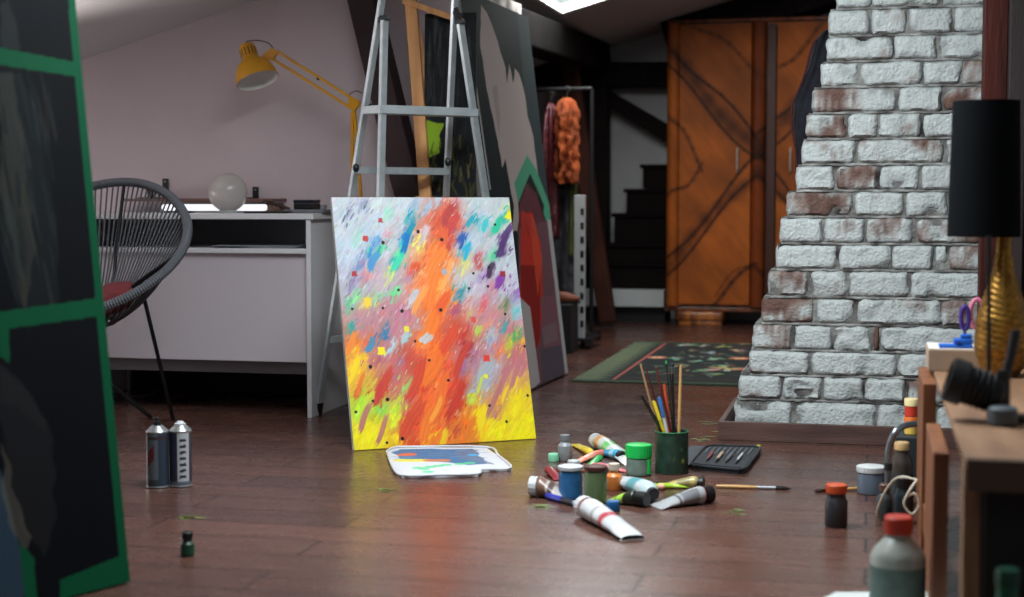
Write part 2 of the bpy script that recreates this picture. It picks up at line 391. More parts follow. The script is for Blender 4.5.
for (xa, xb) in ((-1.30, .4), (.4, 1.18)):
    bar(bm, (xa, 10.18, zc(xa) - .10), (xb, 10.18, zc(xb) - .10), .45, .22, .01)
struct('trim_8', bm, DBEAM, 'dark rafter above the wardrobe')
# upright post and dark boarding right of the chimney
RY = 4.92
a = Q(981, 200, RY); b_ = Q(1005, 200, RY)
bm = BM(); box(bm, a.x, b_.x, RY, RY + .09, 0, zc(a.x) + .01, .004)
struct('trim_9', bm, pm((66, 25, 18), .6, name='red_post', spec=.2, var=.35, vscale=3, bump=.3, bscale=10, stretch=(6, 6, .8)), 'red-brown upright post beside the chimney')
bm = BM(); box(bm, b_.x, b_.x + .05, RY - .05, RY + .05, 0, zc(b_.x) + .01, .004)
x = b_.x + .052
while x < 1.15:
    box(bm, x, x + .136, RY + .02, RY + .05, 0, zc(x), .003); x += .14
struct('trim_10', bm, pm((38, 24, 24), .7, name='dark_boards', var=.35, vscale=3, bump=.2, stretch=(5, 5, .8)), 'dark brown vertical boarding right of the post')

# ---- far left of the back: raised step, white riser board and stairs
bm = BM(); x0, x1 = Q(585, 290, 10.05).x, -1.30
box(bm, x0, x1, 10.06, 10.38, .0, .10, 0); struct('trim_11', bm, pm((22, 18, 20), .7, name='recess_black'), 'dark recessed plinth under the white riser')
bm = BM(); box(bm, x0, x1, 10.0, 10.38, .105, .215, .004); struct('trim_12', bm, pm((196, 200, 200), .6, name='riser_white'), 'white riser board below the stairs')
t = thing('staircase', 'dark wooden stairs rising behind the wardrobe at the far wall', 'stairs', (0, 0, 0))
DW = pm((20, 11, 11), .8, spec=.15, name='stair_wood', var=.3, vscale=4)
zz = lambda y: .8 - (y - 200) / FPX * 10.3
lv = [(588, 290, 262), (588, 262, 243), (617, 243, 213), (629, 213, 189), (645, 189, 165)]
for i, (px, yb, yt) in enumerate(lv):
    xa = Q(px, 200, 10.3).x; bm = BM(); box(bm, xa + .01, x1, 10.12, 10.38, zz(yb) + .002, zz(yt) - .025, .002); r_ = new('riser', bm, DW, t, smooth=False)
    bm = BM(); box(bm, xa - .008, x1, 10.10, 10.38, zz(yt) - .025, zz(yt), .004); new('tread', bm, pm((18, 10, 10), .8, spec=.15, name='tread_wood'), t, smooth=False)

# ================================================================== CHIMNEY
CY = 5.30
tl = G(718, 440)
t = thing('chimney', 'whitewashed brick chimney with a stepped slanting left side', 'chimney', (0, CY, 0))
bnd = [9, 36, 61.5, 87, 113, 139, 164.5, 191, 217, 244, 270.5, 298, 325, 351.5, 377, 402, 428.5]
lef = [833, 825.5, 824, 819, 810.5, 805, 800.5, 795, 786, 780, 776, 768.5, 762, 754, 750, 740, 736]
rowz = [Q(840, b, CY).z for b in bnd]                 # mortar line under each course, from the top
hz = (rowz[0] - rowz[-1]) / (len(rowz) - 1)
XCR = .42
rows = []                                                       # (zbottom, ztop, xleft)
for i in range(len(bnd)):
    zt = rowz[i - 1] if i else rowz[0] + hz
    rows.append((rowz[i], zt, Q(lef[i], 200, CY).x))
rows[-1] = (0.0, rows[-1][1], rows[-1][2])
z = rows[0][1]; xl = rows[0][2]; extra = []
while z + hz < zc(-.12):
    xl += .012; extra.insert(0, (z, z + hz, xl)); z += hz
rows = extra + rows
# brick joints (photo columns) per course, read from the photograph where the bricks are clear
J = {0: [868, 937], 1: [868, 905, 950], 2: [891, 935], 3: [858, 921, 960], 4: [896, 941], 5: [846, 877, 920], 6: [856, 944], 7: [835, 878, 920], 8: [854, 905, 948], 9: [824, 866, 916], 10: [839, 892, 935, 950],
     11: [810, 849, 911], 12: [817, 858, 942], 13: [795, 835, 875, 882], 14: [813, 900], 15: [784, 825, 867, 910], 16: [795, 880, 940]}
B_ = BM(); cl = B_.verts.layers.float_color.new('Col')
nex = len(extra)
def brick(x0, x1, z0, z1, y0, depth, seed, tone, rough=1.0):
    nx = max(5, int((x1 - x0) / .011)); nz = 8
    cx, cz = (x0 + x1) / 2, (z0 + z1) / 2; hx, hzz = (x1 - x0) / 2, (z1 - z0) / 2
    vs = {}
    push = noise.noise(Vector((seed * 3.1, 0, 0))) * .006
    for i in range(nx + 1):
        for j in range(nz + 1):
            u, v = -1 + 2 * i / nx, -1 + 2 * j / nz
            # rounded rectangle outline with chipped edge
            e = max(abs(u) ** 6, abs(v) ** 3 if nz else 0)
            k = 1 - .06 * (abs(u) * abs(v)) ** 4
            px_, pz_ = cx + hx * u * k, cz + hzz * v * k
            p = Vector((px_ * 26 + seed * 7.7, pz_ * 26, seed))
            n1 = noise.noise(p); n2 = noise.noise(p * 3.3); n3 = noise.noise(p * .5)
            edge = min(hx * (1 - abs(u)), hzz * (1 - abs(v)))
            if edge < .004: px_ += n1 * .006 * rough; pz_ += noise.noise(p + Vector((9, 2, 3))) * .0055 * rough
            rnd = .011 * max(0, 1 - edge / .010) ** 2
            chip = max(0, n3 - .28) * .035 * rough * (1 if edge < .03 else .3)
            y = y0 + push + rnd - n2 * .0026 * rough - n1 * .003 * rough - abs(noise.noise(p * 6)) * .002 * rough + chip
            vt = B_.verts.new((px_, y, pz_)); vs[i, j] = vt
            w = .5 + .5 * noise.noise(Vector((px_ * 9, pz_ * 14, seed * 2.3))) + .22 * noise.noise(Vector((px_ * 60, pz_ * 22, seed)))
            rd = max(0, min(1, (tone - w) * 3.2))
            spk = 1 if noise.noise(Vector((px_ * 130, pz_ * 90, seed + 5))) > .42 else 0
            gry = 1 - .10 * max(0, n3) - .13 * spk
            wc = (204 * gry, 207 * gry, 206 * gry); rc = (112 + 20 * n1, 84 + 14 * n1, 76 + 10 * n1)
            cc = [wc[q] * (1 - rd) + rc[q] * rd for q in range(3)]
            if edge < .003: cc = [q * .86 for q in cc]
            if chip > .006: cc = [q * .9 for q in cc]
            vt[cl] = c(*cc)
    for i in range(nx):
        for j in range(nz): B_.faces.new((vs[i, j], vs[i + 1, j], vs[i + 1, j + 1], vs[i, j + 1]))
    per = [vs[i, 0] for i in range(nx + 1)] + [vs[nx, j] for j in range(1, nz + 1)] + [vs[i, nz] for i in range(nx - 1, -1, -1)] + [vs[0, j] for j in range(nz - 1, 0, -1)]
    bk = []
    for v in per:
        w = B_.verts.new((v.co.x, y0 + depth, v.co.z)); w[cl] = v[cl]; bk.append(w)
    for k in range(len(per)): B_.faces.new((per[k], per[(k + 1) % len(per)], bk[(k + 1) % len(per)], bk[k]))
tones = {(3 - 0 + 1, 0): .58}
redmap = {(4, 0): .62, (4, 2): .55, (5, 0): .75, (6, 1): .55, (8, 0): .6, (11, 0): .62, (12, 0): .85, (13, 0): .55, (9, 3): .75, (7, 1): .45, (10, 0): .42, (3, 3): .6, (14, 0): .45, (6, 0): .40, (13, 3): 1.2, (10, 4): .7, (9, 1): .45}
sd = 0
for ri, (z0, z1, xl) in enumerate(rows):
    k = ri - nex
    if k in J: js = [Q(p, 200, CY).x for p in J[k]]
    else: js = [xl + .11 + .02 * (ri % 3) + q * (.16 if (ri + q) % 2 else .19) for q in range(3)]
    js = [x for x in js if x < XCR - .04] + [XCR]
    a = xl; g = .0055
    for bi, x in enumerate(js):
        sd += 1; tone = redmap.get((k, bi), .26 + .12 * random.random())
        plast = k in (12, 13, 14) and bi >= 2 or k == 15 and bi >= 3
        g = .0038; brick(a + (g if bi else 0), x - g if x < XCR else x, z0 + (.0035 if z0 > 0 else 0), z1 - .0035, 0.0, .12, sd, tone, 1.9 if plast else 1.15)
        a = x
new('brickwork', B_, vmat(.9, bump=.7, bscale=95, spec=.2), t, ang=50)
# side and back faces of the brick shaft (plain courses), then mortar core
B_ = BM(); cl = B_.verts.layers.float_color.new('Col')
for ri, (z0, z1, xl) in enumerate(rows):
    pass
for side in (0, 1):
  if side: B_ = BM(); cl = B_.verts.layers.float_color.new('Col')
  for ri, (z0, z1, xl) in enumerate(rows):
    for bi, (ya, yb) in enumerate(((.125, .30), (.31, .50)) if ri % 2 else ((.125, .22), (.23, .41), (.42, .5))):
        xa, xb = ((xl, xl + .1), (XCR - .1, XCR))[side]; box(B_, xa, xb, ya, yb, z0 + .005, z1 - .005, .004)
  for v in B_.verts: v[cl] = c(196, 196, 194)
  new(('left_side_bricks', 'right_side_bricks')[side], B_, vmat(.9, bump=.7, bscale=95, spec=.2), t)
bm = BM()
for z0, z1, xl in rows: box(bm, xl + .008, XCR - .006, .011, .495, z0 - .001, z1 + .001)
new('mortar', bm, pm((140, 138, 134), .95, name='mortar', var=.5, vscale=9, bump=.8, bscale=60, dark=(44, 38, 36)), t, smooth=False)
# mortar squeezed out in ragged ridges
bm = BM()
for ri, (z0, z1, xl) in enumerate(rows[nex:-1]):
    pts = []; x = xl + .004
    while x < XCR:
        pts.append((x, .010 + .004 * noise.noise(Vector((x * 40, z0 * 9, 1))), z0 + .003 * noise.noise(Vector((x * 50, z0 * 7, 5))))); x += .012
    tube(bm, pts, [.0045 + .002 * noise.noise(Vector((p[0] * 60, p[2] * 9, 2))) for p in pts], 6)
new('mortar_ridges', bm, pm((164, 163, 160), .95, name='mortar_light', var=.5, vscale=12, bump=.5, dark=(60, 54, 50)), t)

# tray round the chimney foot
t = thing('wooden_tray', 'low dark wooden frame around the chimney foot', 'frame', (0, 0, 0))
TW = pm((92, 66, 60), .5, name='tray_wood', var=.35, vscale=4, bump=.15, bscale=20, stretch=(1, 8, 8))
tx0 = tl.x; ty = tl.y; th = .063
bm = BM(); box(bm, tx0, .50, ty, ty + .018, 0, th, .002); new('front_board', bm, TW, t, smooth=False)
bm = BM(); box(bm, tx0, tx0 + .018, ty + .0185, ty + .66, 0, th, .002); new('side_board', bm, TW, t, smooth=False)
bm = BM(); box(bm, .482, .50, ty + .0185, ty + .66, 0, th, .002); new('side_board', bm, TW, t, smooth=False)

# ================================================================== WARDROBE
WFY = 9.88; t = thing('wardrobe', 'old walnut veneered wardrobe with dark crossing grain bands', 'wardrobe', (0, WFY, 0))
wx0, wx1 = Q(666, 200, WFY).x, -.08; wz0_, wz1_ = EYE - 108 / FPX * WFY, EYE + 175 / FPX * WFY
WD = pm((132, 66, 30), .4, name='walnut', var=.4, vscale=2, bump=.05, stretch=(10, 10, 1.5), dark=(82, 40, 22), coat=.3)
bm = BM(); box(bm, wx0, wx1, .03, .46, wz0_, wz1_, .004); box(bm, wx0 - .005, wx1 + .005, .02, .465, wz0_ - .022, wz0_ + .004, .004); box(bm, wx0, wx1, .015, .465, wz1_, wz1_ + .025, .008)
new('body', bm, WD, t, smooth=False)
def veneer(pxa, pxb, pya, pyb):
    x0, x1 = Q(pxa, 200, WFY).x, Q(pxb, 200, WFY).x; z0, z1 = EYE - (pyb - 200) / FPX * WFY, EYE - (pya - 200) / FPX * WFY
    w, h = x1 - x0, z1 - z0; im = Img(w, h, max(8, int(w / .0045)), int(h / .0065), (170, 88, 30))
    g = fbm((im.X + im.Y * .4 + x0) * 7, im.Y * 5); im.a *= (.72 + .5 * g)[..., None]
    g = fbm(im.X * 60 + im.Y * 45, im.Y * 3 + 3); im.a *= (.94 + .12 * g)[..., None]
    return im, x0, z0
def U(px, py, x0, z0): return (Q(px, 200, WFY).x - x0, EYE - (py - 200) / FPX * WFY - z0)
BANDS = [((672, 48), (757, 140), 2.0, .8), ((668, 70), (757, 160), 1.8, .8), ((672, 58), (757, 150), 8, .38), ((668, 112), (702, 166), 2.2, .5), ((702, 166), (668, 200), 2.2, .45),
         ((757, 158), (668, 258), 2.0, .75), ((757, 176), (668, 272), 1.8, .75), ((757, 168), (668, 266), 7, .28), ((757, 264), (700, 314), 2.6, .6), ((757, 256), (716, 292), 1.4, .35), ((690, 24), (757, 72), 2.5, .35),
         ((757, 140), (850, 48), 2.0, .8), ((757, 160), (850, 70), 1.8, .75), ((757, 150), (850, 58), 8, .35), ((757, 158), (850, 258), 2, .75), ((757, 176), (850, 275), 1.8, .75), ((757, 168), (850, 266), 7, .28), ((757, 262), (815, 314), 2.6, .55), ((775, 72), (830, 24), 2.5, .4)]
def bands(im, x0, z0):
    s = WFY / FPX
    for (a, b_, w, al) in BANDS:
        pa, pb = U(*a, x0, z0), U(*b_, x0, z0); n = 7; pr = None
        for k in range(n + 1):
            f = k / n; q = (pa[0] + (pb[0] - pa[0]) * f, pa[1] + (pb[1] - pa[1]) * f + .035 * math.sin(f * 5.5 + a[1]))
            if pr: im.line(pr[0], pr[1], q[0], q[1], w * s * 1.25, (44, 18, 10), al, soft=.9)
            pr = q
VM = vmat(.55, spec=.25)
for nm, pa, pb, yo in (('door', 679, 750, -.004), ('door', 776, 851, -.004)):
    im, x0, z0 = veneer(pa, pb, 27, 304); bands(im, x0, z0)
    d = gridmesh(nm, im, VM, t, xyz=lambda co, x0=x0, z0=z0, yo=yo: np.stack([co[:, 0] + x0, np.full(len(co), yo), co[:, 1] + z0], -1))
    bm = BM(); box(bm, x0, x0 + im.w, yo + .0015, .032, z0, z0 + im.h, 0); new('door_edge', bm, WD, d, smooth=False)
    hx = Q(737 if pa < 700 else 790, 200, WFY).x
    bm = BM(); za, zb = EYE + 27 / FPX * WFY, EYE + 51 / FPX * WFY
    tube(bm, smoothpath([(hx, yo, za), (hx, yo - .022, za + .012), (hx, yo - .024, (za + zb) / 2), (hx, yo - .022, zb - .012), (hx, yo, zb)], 4), .006, 8)
    new('handle', bm, pm((200, 190, 180), .45, .4, name='worn_steel'), d)
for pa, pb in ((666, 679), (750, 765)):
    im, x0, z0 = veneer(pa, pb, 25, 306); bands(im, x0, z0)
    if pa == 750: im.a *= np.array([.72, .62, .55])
    r_ = im.w / 2
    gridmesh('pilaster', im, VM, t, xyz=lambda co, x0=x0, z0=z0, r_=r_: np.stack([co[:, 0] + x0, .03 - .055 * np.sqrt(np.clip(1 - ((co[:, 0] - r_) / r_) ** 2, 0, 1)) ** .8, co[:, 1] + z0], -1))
bm = BM(); box(bm, Q(766, 200, WFY).x, Q(775, 200, WFY).x, -.012, .03, wz0_ + .01, wz1_ - .02, .004); new('centre_strip', bm, pm((70, 32, 18), .4, name='dark_walnut'), t, smooth=False)
FT = pm((190, 112, 48), .35, name='foot_wood', var=.5, vscale=2, stretch=(9, 3, 3), dark=(96, 46, 20), coat=.4)
for (pa, pb) in ((677, 724), (808, 855)):
    bm = BM(); xa, xb = Q(pa, 200, WFY).x, Q(pb, 200, WFY).x
    box(bm, xa, xb, .0, .43, .028, wz0_ - .022, .018, seg=4); box(bm, xa + .012, xb - .012, .015, .41, 0, .03, .004); new('foot', bm, FT, t)

# ================================================================== RUG
rn = G(572, 382); rf = G(640, 343); rw, rl = 2.35, rf.y - rn.y
im = Img(rw, rl, 470, 380, (24, 32, 32))
def RU(px, py): p = G(px, py); return (p.x - rn.x, p.y - rn.y)
tri = .5 + .5 * (2 / PI) * np.arcsin(np.sin(2 * PI * im.Y / .10))
bw = .085 + .075 * tri
for m in (im.X < bw, im.X > rw - bw): im.a[m] = (96, 108, 82)
for m in (im.Y < .05, im.Y > rl - .05): im.a[m] = (66, 84, 64)
for sg in (0, 1):
    fx = (lambda x: rw - x) if sg else (lambda x: x)
    im.line(fx(.175), .07, fx(.175), rl - .07, .0075, (190, 98, 86))
    im.line(fx(.205), .08, fx(.205), rl - .08, .004, (60, 40, 38))
im.line(.24, rl - .20, rw - .24, rl - .20, .012, (120, 62, 54)); im.line(.24, .16, rw - .24, .16, .008, (100, 54, 46))
rs = random.Random(5)
FL = [(657, 359, 11, 'e', (214, 130, 100)), (740, 360, 12, 'e', (214, 110, 76)), (686, 346, 11, 'f', (176, 206, 180)), (677, 360, 9, 'f', (150, 176, 160)), (707, 354, 9, 'f', (156, 190, 160)), (714, 360, 9, 'f', (150, 186, 156)), (704, 347, 8, 'f', (170, 176, 150)),
      (724, 348, 8, 'f', (190, 190, 110)), (737, 352, 10, 'f', (206, 170, 130)), (726, 370, 17, 'f', (206, 176, 140)), (744, 371, 12, 'f', (190, 140, 100)), (700, 372, 9, 'f', (130, 170, 130)), (681, 367, 8, 'f', (170, 176, 120)), (648, 374, 8, 'f', (110, 140, 120)), (692, 352, 7, 'f', (150, 120, 100)), (668, 375, 6, 'f', (130, 70, 60)), (697, 363, 8, 'f', (140, 170, 140)), (750, 345, 10, 'f', (206, 180, 130)), (716, 376, 8, 'f', (120, 150, 110)), (660, 350, 6, 'f', (100, 60, 54)), (640, 366, 5, 'f', (90, 110, 90))]
for sg in (0, 1):
    for (px, py, w_, kd, col) in FL:
        x, y = RU(px, py); r_ = w_ * .0047
        if sg: x = rw - x
        if kd == 'e': im.disc(x, y, r_, col, e=1.0); im.disc(x, y, r_ * .55, (228, 196, 150), e=1.0); im.disc(x, y, r_ * .2, (190, 80, 60))
        else:
            for k in range(9):
                a = rs.uniform(0, 2 * PI); q_ = rs.uniform(.2, 1) * r_; cc = tuple(min(255, v * rs.uniform(.8, 1.25)) for v in col)
                im.stroke(x + math.cos(a) * q_, y + 1.5 * math.sin(a) * q_, r_ * .5, r_ * .26, a, cc, 1, .1)
def leafs():
    for k in range(260):
        x = rs.uniform(.28, rw - .28); y = rs.uniform(.22, rl - .25)
        if abs(y - rl / 2) > .35 and rs.random() < .3: continue
        im.stroke(x, y, rs.uniform(.015, .045), rs.uniform(.006, .012), rs.uniform(0, PI), rs.choice([(90, 124, 98), (120, 150, 124), (66, 90, 68), (150, 160, 134), (140, 84, 66), (160, 130, 90), (104, 54, 46)]), .9, .1)
leafs()
im.a *= (.8 + .4 * fbm(im.X * 120, im.Y * 120))[..., None]
t = thing('rug', 'dark floral rug with green zigzag border in front of the wardrobe', 'rug', (rn.x, rn.y, 0))
bm = BM(); box(bm, 0, rw, 0, rl, 0.0008, .007, .002); new('backing', bm, pm((70, 84, 66), .95, name='rug_backing'), t, smooth=False)
gridmesh('pile', im, vmat(.95, bump=.5, bscale=300), t, zoff=.0082)

# ================================================================== DESK
dp = G(312, 418); DX1 = dp.x; DY0 = dp.y; DY1 = WY - .03; DX0 = Q(128, 385, DY1).x - .018
DZ = Q(250, 213.5, DY0).z
t = thing('desk', 'white laminate desk with open slot under its top against the mauve wall', 'desk', (0, 0, 0))
LAM = pm((206, 203, 206), .4, name='white_laminate', var=.03, vscale=3)
bm = BM(); box(bm, DX0 - .01, DX1 + .012, DY0 - .005, DY1, DZ - .022, DZ, .003); new('desktop', bm, LAM, t, smooth=False)
zs = Q(250, 253.5, DY0).z
bm = BM(); box(bm, DX0 + .0185, DX1 - .0185, DY0 + .004, DY1, zs, zs + .018, .002); new('shelf', bm, LAM, t, smooth=False)
for x in (DX0, DX1 - .018):
    bm = BM(); box(bm, x, x + .018, DY0, DY1, 0, DZ - .0222, .002); new('side_panel', bm, LAM, t, smooth=False)
zb = Q(250, 361, DY0 + .03).z
bm = BM(); box(bm, DX0 + .0185, DX1 - .0185, DY0 + .025, DY0 + .04, zb, zs - .0005, .001); new('front_panel', bm, pm((190, 180, 186), .45, name='panel_laminate'), t, smooth=False)
bm = BM(); box(bm, DX0 + .0185, DX1 - .0185, DY0 + .12, DY0 + .135, Q(250, 373, DY0 + .12).z, zb + .05, .001); new('lower_rail', bm, pm((150, 146, 150), .6, name='rail_grey'), t, smooth=False)
bm = BM(); box(bm, DX0 + .0185, DX1 - .0185, DY1 - .015, DY1, zs + .0185, DZ - .0225, 0); new('back_panel', bm, pm((170, 172, 178), .6, name='back_hardboard'), t, smooth=False)
# papers in the open slot
bm = BM()
for k in range(3): box(bm, -.17, .17, -.11, .11, .0005 + k * .003, .003 + k * .003, 0, Matrix.Rotation(.1 * k - .08, 4, 'Z'))
p = Vector((Q(265, 240, DY0 + .17).x, DY0 + .17, zs + .0185)); o = new('paper_sheets', bm, pm((120, 122, 128), .8, name='paper'), smooth=False); o.location = p; tag(o, 'grey paper sheets lying in the slot below the desktop', 'papers')

def standing(px, py, r):            # centre on the floor of a round thing whose front foot shows at px,py
    g = G(px, py); d = Vector((g.x, g.y, 0)).normalized(); return g + d * r
# globe
gx = Q(228, 195, 5.55); r = 20 / FPX * 5.75
t = thing('glass_globe', 'frosted glass globe lampshade standing on the white desk', 'globe', (gx.x, 5.55, DZ))
bm = BM(); prof = [(r * math.sin(a), r + .004 - r * math.cos(a)) for a in [PI * (.13 + .86 * k / 22) for k in range(23)]]
lathe(bm, prof, 40, cap=True); new('globe', bm, pm((208, 200, 196), .22, name='frosted_glass', trans=.35, var=.12, vscale=6, bump=.02), t)
bm = BM(); lathe(bm, [(r * .45, 0), (r * .48, .006), (r * .42, .012)], 32); new('collar', bm, pm((180, 178, 176), .4, name='collar_plastic'), t)
# small things on the desk
def slab(name, label, cat, x0, x1, y0, y1, z0, h, mat, rz=0, bev=.003, kids=None):
    bm = BM(); w, l = abs(x1 - x0), abs(y1 - y0); box(bm, -w / 2, w / 2, -l / 2, l / 2, 0, h, bev)
    o = new(name, bm, mat, smooth=False); o.location = ((x0 + x1) / 2, (y0 + y1) / 2, z0); o.rotation_euler.z = rz; tag(o, label, cat); return o
qx = lambda px, Y: Q(px, 200, Y).x
slab('tablet', 'thin dark tablet lying flat on the desk right of the globe', 'tablet', qx(248, 5.45), qx(292, 5.45), 5.40, 5.53, DZ, .008, BLACK, .05)
slab('sketchbook', 'grey sketchbook lying on the right side of the desk', 'book', qx(290, 5.5), qx(330, 5.5), 5.44, 5.62, DZ, .014, pm((96, 96, 102), .6, name='book_cover'), -.05)
t = thing('leather_pouch', 'crumpled brown leather pouch behind the globe on the desk', 'pouch', (qx(272, 5.68), 5.68, DZ))
bm = BM(); bmesh.ops.create_icosphere(bm, subdivisions=4, radius=1)
for v in bm.verts:
    p = v.co.copy(); n = noise.noise(p * 2.1) * .3; v.co = Vector((p.x * .065 * (1 + n), p.y * .04 * (1 + n), max(-.0, p.z * .026 * (1 + 1.2 * n) + .012)))
new('pouch', bm, pm((86, 62, 52), .6, name='leather', var=.4, vscale=30, bump=.3), t, ang=80)
bm = BM(); tube(bm, smoothpath([(-.05, -.02, .03), (-.01, -.035, .045), (.04, -.03, .03), (.075, -.02, .01)], 5), .004, 6); new('strap', bm, pm((46, 34, 32), .6, name='strap_leather'), t)
t = thing('black_box', 'small black box with a lid standing on the sketchbook', 'box', (qx(307, 5.55), 5.55, DZ + .0145))
w = 11.5 / FPX * 5.6
bm = BM(); box(bm, -w, w, -.035, .035, 0, .022, .003); new('base', bm, BLACK, t, smooth=False)
bm = BM(); box(bm, -w - .001, w + .001, -.036, .036, .0225, .036, .003); new('lid', bm, pm((26, 32, 42), .35, name='dark_lid'), t, smooth=False)
t = thing('clear_cup', 'small clear grey cup at the right end of the desk', 'cup', (qx(322, 5.75), 5.75, DZ))
bm = BM(); lathe(bm, [(.016, 0), (.02, .03), (.018, .03), (.0145, .003)], 20); new('cup', bm, pm((150, 150, 156), .2, name='cup_plastic', trans=.3), t)
# added glowing strip for a bright band, no lamp; wall shelf with brackets behind
t = thing('glow_strip', 'long white strip made to glow as a bright band at the back of the desk', 'glowing strip', (qx(214, 5.62), 5.62, DZ))
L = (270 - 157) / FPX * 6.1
bm = BM(); box(bm, -L / 2, L / 2, -.014, .014, 0, .008, .002); new('strip_base', bm, pm((150, 150, 154), .5, name='strip_base'), t, smooth=False)
EM = bpy.data.materials.new('glow_strip_white'); EM.use_nodes = True; eb = EM.node_tree.nodes['Principled BSDF']; eb.inputs['Emission Color'].default_value = (.93, .96, 1, 1); eb.inputs['Emission Strength'].default_value = .95; eb.inputs['Base Color'].default_value = (.8, .8, .8, 1)  # emission imitates the bright band on the desk, not a lamp part
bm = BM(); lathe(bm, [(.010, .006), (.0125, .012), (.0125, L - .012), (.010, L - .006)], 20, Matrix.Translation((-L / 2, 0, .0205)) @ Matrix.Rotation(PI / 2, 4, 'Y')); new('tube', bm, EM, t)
t = thing('wall_shelf', 'thin brown wall shelf behind the desk held by black brackets', 'shelf', (0, 0, 0))
zsf = EYE + 0 / FPX; bm = BM(); box(bm, qx(140, WY), qx(287, WY), WY - .16, WY - .001, EYE - .006, EYE + .006, .002); new('board', bm, pm((116, 78, 70), .5, name='shelf_board', var=.2, stretch=(1, 8, 8)), t, smooth=False)
for px, yt in ((151, 186), (166, 177), (256, 186)):
    zt_ = EYE + (200 - yt) / FPX * (WY); xx = qx(px, WY)
    bm = BM(); box(bm, xx - .013, xx + .013, WY - .006, WY - .001, EYE + .0065, zt_, .001); box(bm, xx - .012, xx + .012, WY - .10, WY - .006, EYE + .0065, EYE + .011, .001)
    b_ = new('bracket', bm, BLACKM, t, smooth=False)
    bm = BM(); lathe(bm, [(.004, 0), (.004, .002)], 10, Matrix.Translation((xx, WY - .006, zt_ - .012)) @ Matrix.Rotation(PI / 2, 4, 'X')); new('screw', bm, pm((170, 170, 170), .3, .9, name='steel'), b_)
t = thing('pen', 'dark blue pen lying on the desk in front of the glowing strip', 'pen', (qx(176, 5.42), 5.45, DZ + .0045), .1)
bm = BM(); tube(bm, [(-.06, 0, 0), (.045, 0, 0)], .0042, 8); new('barrel', bm, pm((30, 44, 66), .4, name='pen_blue'), t)
bm = BM(); tube(bm, [(.045, 0, 0), (.06, 0, 0), (.066, 0, 0)], [.0042, .002, .0008], 8); new('tip', bm, BLACK, t)

# ================================================================== YELLOW LAMP
LY = 5.74
YEL = pm((214, 150, 22), .38, name='yellow_enamel', var=.05, vscale=5, coat=.3)
lb = Q(356, 195, LY)
t = thing('desk_lamp', 'mustard yellow articulated desk lamp reaching over the desk', 'lamp', (0, 0, 0))
bm = BM(); lathe(bm, [(.062, DZ), (.066, DZ + .006), (.06, DZ + .022), (.02, DZ + .03), (.012, DZ + .06)], 32, Matrix.Translation((lb.x, LY, 0))); new('base', bm, YEL, t)
E1 = Q(353, 104, LY)
bm = BM()
bar(bm, Q(352.5, 198, LY), Q(352.5, 112, LY), .011, .011); bar(bm, Q(361, 198, LY), Q(357, 140, LY), .010, .010); bar(bm, Q(357, 140, LY), Q(354, 106, LY), .010, .010)
new('lower_arm', bm, YEL, t, smooth=False)
bm = BM(); bar(bm, Q(358, 102, LY), Q(277, 51, LY), .010, .010, up=Vector((0, 1, 0))); bar(bm, Q(351, 108, LY), Q(271, 58, LY), .010, .010, up=Vector((0, 1, 0))); 
ua = new('upper_arm', bm, YEL, t, smooth=False)
bm = BM()
for px, py in ((318, 77),): 
    p = Q(px, py + 2, LY); lathe(bm, [(.005, -.006), (.005, .006)], 10, Matrix.Translation(p) @ Matrix.Rotation(PI / 2, 4, 'X'))
new('pivot', bm, BLACKM, ua)
bm = BM(); s_ = LY / FPX
el = [Q(349, 96, LY), Q(360, 101, LY), Q(359, 106, LY), Q(354, 112, LY), Q(349, 108, LY)]
for y in (-.010, .007):
    a = [bm.verts.new(p + Vector((0, y, 0))) for p in el]; b_ = [bm.verts.new(p + Vector((0, y + .003, 0))) for p in el]
    bm.faces.new(a); bm.faces.new(b_[::-1])
    for k in range(5): bm.faces.new((a[k], a[(k + 1) % 5], b_[(k + 1) % 5], b_[k]))
new('elbow', bm, YEL, t, smooth=False)
bm = BM(); tube(bm, smoothpath([Q(349, 98, LY), Q(350, 94, LY), Q(356, 91, LY), Q(362, 93, LY)], 6), .002, 6); new('elbow_spring', bm, pm((90, 84, 80), .4, .6, name='cable_grey'), t)
bm = BM(); hp = [Q(263, 55, LY), Q(272, 48, LY), Q(279, 52, LY), Q(273, 60, LY), Q(266, 60, LY)]
for y in (-.009, .006):
    a = [bm.verts.new(p + Vector((0, y, 0))) for p in hp]; b_ = [bm.verts.new(p + Vector((0, y + .003, 0))) for p in hp]
    bm.faces.new(a); bm.faces.new(b_[::-1])
    for k in range(5): bm.faces.new((a[k], a[(k + 1) % 5], b_[(k + 1) % 5], b_[k]))
bar(bm, Q(257, 60, LY), Q(270, 56, LY), .010, .010)
new('head_joint', bm, YEL, t, smooth=False)
ax = Vector((.37, -.19, -.90)).normalized(); top = Q(246, 44.5, LY - .02)
M_, _ = frame(top, top + ax)
q = s_
prof = [(4 * q, 0), (7.5 * q, 1.2 * q), (8.6 * q, 4 * q), (8.8 * q, 16 * q), (10.5 * q, 18.5 * q), (15 * q, 22 * q), (19 * q, 28 * q), (21.6 * q, 35 * q), (23 * q, 43 * q)]
bm = BM(); lathe(bm, prof, 44, M_, cap=False); r0 = lathe(bm, [(0.2 * q, 0), (4 * q, 0)], 44, M_, cap=False); sh = new('shade', bm, YEL, t)
bm = BM(); lathe(bm, [(r_ - .8 * q, z) for r_, z in prof[3:]], 44, M_, cap=False); new('inner_shade', bm, pm((246, 244, 242), .4, name='white_enamel'), sh)
bm = BM()
for k in range(14):
    a = 2 * PI * k / 14; R0 = M_ @ Matrix.Rotation(a, 4, 'Z'); box(bm, 8.2 * q, 8.95 * q, -.6 * q, .6 * q, 6 * q, 15 * q, 0, R0)
